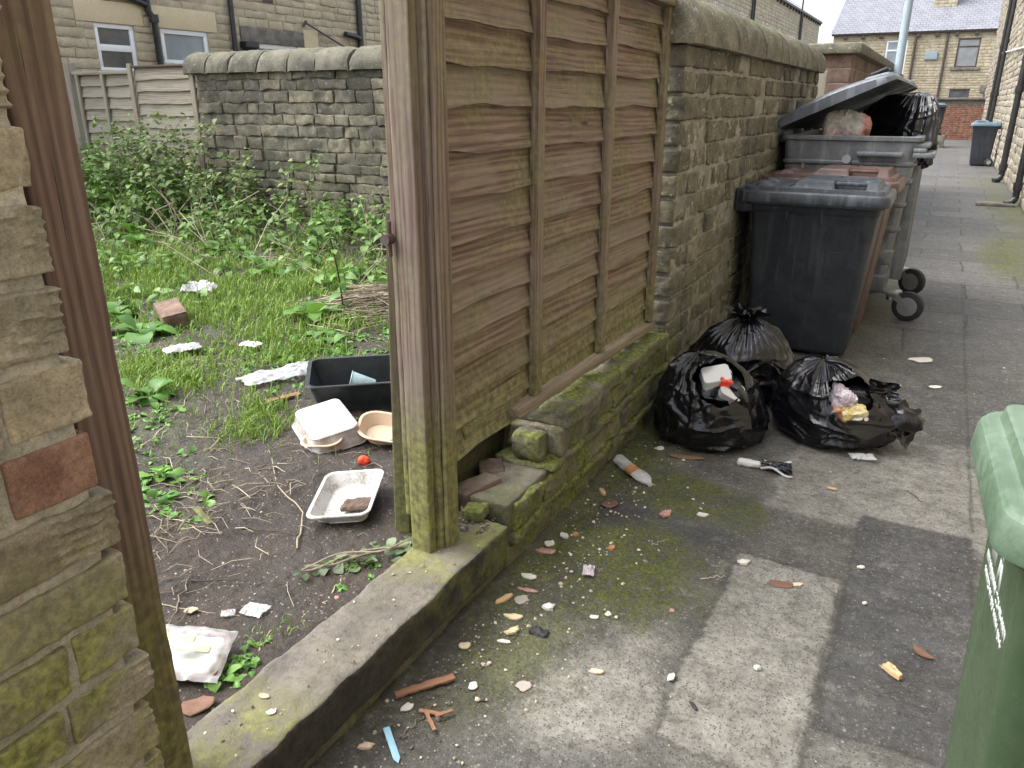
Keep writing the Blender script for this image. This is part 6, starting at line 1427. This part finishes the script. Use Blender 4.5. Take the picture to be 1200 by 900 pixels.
def deadstems():
    rs = np.random.RandomState(19); m = MB()
    for k in range(260):
        x, y = rs.uniform(-10.2, -3.4), rs.uniform(4.4, 6.8); z = gz(x, y); a = rs.uniform(0, 6.28); l = rs.uniform(.25, .8); e = rs.uniform(.05, 1.3); b = rs.normal()*.12
        p = A(x, y, z); d = A(math.cos(a)*math.cos(e), math.sin(a)*math.cos(e)*.5, math.sin(e))*l; q = rs.uniform(.002, .0055)
        m.tube([p, p+d*.5+A(b, 0, .04), p+d], [q, q*.8, q*.4], 4, rs.rand(), False)
    tag(m.build('dead_stems', M['stalk']), 'bare brown dead stems leaning among the weeds at the back', 'dead stems', kind='stuff')
deadstems()
dock(-7.4, 5.3, 14, .40, 'big bright leafy clump at the foot of the bramble bush', 31)
dock(-8.1, 4.9, 14, .38, 'big bright leafy clump at the far left, behind the jamb', 32)
dock(-3.75, 5.0, 14, .36, 'bright leafy clump just left of the thick post, behind the straw heap', 33)
dock(-3.55, 4.6, 12, .30, 'bright leafy clump nearest the straw heap on its far side', 34)
dock(-4.9, 4.7, 12, .34, 'broad-leaved dock at the front edge of the nettles, left of the grass middle', 21)
dock(-5.5, 5.0, 11, .30, 'dark-stemmed leafy plant between the nettles and the lawn', 22)
dock(-4.2, 4.85, 11, .32, 'broad leafy plant in front of the weeds beside the sooty wall foot', 23)
dock(-3.05, 3.35, 8, .22, 'low leafy plant near the straw heap, nearest the black tub', 24)
dock(-6.2, 4.4, 12, .30, 'leafy clump at the left back corner of the lawn', 25)
tallweed(-3.45, 3.95, .52, 'single upright leafy weed stem beside the large dock', 3)
tallweed(-9.6, 6.1, 1.35, 'tall thin weed rising in front of the grey fence', 4)
tallweed(-6.6, 6.75, .75, 'ferny green weed rooted against the sooty wall', 5)
def straw():
    rs = np.random.RandomState(8); m = MB()
    for k in range(420):
        x, y = rs.normal(-3.28, .26), rs.normal(4.25, .25); z = gz(x, y)+rs.uniform(0, .16)*math.exp(-((x+3.28)**2+(y-4.25)**2)/.12); a = rs.normal(.9, .5); l = rs.uniform(.15, .5); e = rs.normal()*.12
        c = A(x, y, z+.015); d = A(math.cos(a), math.sin(a), e)*l/2; m.tube([c-d, c+A(0, 0, rs.uniform(0, .03)), c+d], [.004, .004, .002], 4, rs.rand(), False)
    tag(m.build('straw_heap', M['stalk']), 'heap of dry brown stalks left of the fence post behind the weeds', 'dead stalks', kind='stuff')
    m = MB()
    for k in range(760):
        x, y = rs.uniform(-4.4, -1.4), rs.uniform(.9, 3.6)
        if rs.rand() < .5: x, y = rs.normal(-2.35, .25), rs.normal(1.55, .28)
        if k % 5 == 0: x, y = rs.normal(-3.3, .4), rs.normal(2.9, .35)
        x = min(x, -1.38); z = gz(x, y); a = rs.uniform(0, 6.28); l = rs.uniform(.03, .16); q = rs.uniform(.0007, .0019); b = rs.normal()*.12*l; e = rs.uniform(0, .012)
        dx, dy = math.cos(a)*l/2, math.sin(a)*l/2
        m.tube([(x-dx, y-dy, z+.006), (x-dy*b/l*2, y+dx*b/l*2, z+.009+e), (x+dx, y+dy, z+.006)], [q, q, q*.6], 4, rs.rand(), False)
    tag(m.build('twig_litter', M['stalk']), 'fine broken straw and twig ends strewn over the soil', 'twigs', kind='stuff')
straw()
def twig(label, pts, rad, mat='stalk', seed=0):
    rs = np.random.RandomState(seed); P = []
    n = 16; rad *= .6; pts = np.array(pts, float); tt = np.linspace(0, len(pts)-1, n)
    for u in tt:
        i = min(int(u), len(pts)-2); f = u-i; x, y = pts[i]*(1-f)+pts[i+1]*f; P.append((x+rs.normal()*.004, y+rs.normal()*.004, (gz(x, y) if x < -1.33 else .0)+rad*.3+.002+abs(rs.normal())*.003))
    m = MB(); m.tube(P, list(rad*(1-.5*np.linspace(0, 1, n))*(1+.12*rs.normal(size=n))), 7, rs.rand())
    tag(m.build('twig', M[mat], origin=P[0]), label, 'twig')
twig('long pale stalk curving up the middle of the bare soil to the clamshell lid', [(-1.70, 1.62), (-1.83, 1.80), (-2.05, 1.90), (-2.32, 2.12)], .006, seed=1)
twig('long pale stalk reaching towards the crumpled clear sheet', [(-2.55, 1.98), (-2.66, 2.3), (-2.80, 2.62)], .007, seed=2)
twig('pale stalk crossing the soil from the jamb, upper of the long ones', [(-2.75, 1.75), (-2.95, 2.15), (-3.25, 2.55)], .007, seed=3)
twig('pale straight stalk leaning from the food packet', [(-1.66, 1.05), (-1.75, 1.17), (-1.88, 1.34)], .0055, seed=4)
twig('thin brown twig running from the jamb across the soil to the clear scrap', [(-1.95, 1.12), (-1.75, 1.21), (-1.53, 1.29)], .0045, 'stalk', seed=5)
twig('dark bent twig lying in the middle of the trodden soil', [(-1.98, 1.60), (-1.85, 1.66), (-1.72, 1.69)], .005, 'twig', seed=6)
twig('thin dark twig left of the dark bent twig', [(-1.86, 1.32), (-1.72, 1.40), (-1.58, 1.42)], .004, 'twig', seed=7)
twig('short pale stalk by the ivy strand', [(-1.40, 1.42), (-1.47, 1.60)], .004, seed=8)
twig('short pale stalk standing on the moss tuft by the threshold', [(-1.42, 1.18), (-1.47, 1.28)], .0035, seed=9)
twig('pale twig beside the broken orange pile on the alley', [(-1.0, 1.225), (-.985, 1.30), (-.985, 1.385)], .0035, seed=10)
twig('white curved straw by the foot of the threshold', [(-1.07, 1.60), (-1.06, 1.66), (-1.06, 1.70)], .003, seed=11)
twig('pale matchstick-like twig on the green moss', [(-.72, 2.43), (-.68, 2.50)], .003, seed=12)
twig('pale thin twig at the corner of the pale slab', [(-.50, 2.30), (-.43, 2.36)], .003, seed=13)
twig('dark little twig on the pale paving by the green bin', [(.09, 3.36), (.16, 3.27)], .003, 'twig', seed=14)
m = MB(); m.rblock((-.09, -.018, 0), (.09, .018, .012), .01, .5, .003, .004, 20, lcaxis=0); P = (-2.68, 2.58, gz(-2.68, 2.58)+.012); place(m, P, (0, 3, 75)); tag(m.build('wood_chip', M['orangewood'], origin=P), 'pale split wood piece beside the black tub', 'wood piece')
m = MB(); m.rblock((-.07, -.012, 0), (.07, .012, .010), .01, .5, .003, .004, 20, lcaxis=0); P = (-2.12, 1.60, gz(-2.12, 1.60)+.008); place(m, P, (0, 3, -20)); tag(m.build('wood_chip', M['plank'], origin=P), 'brown bark sliver on the trodden soil', 'wood piece')
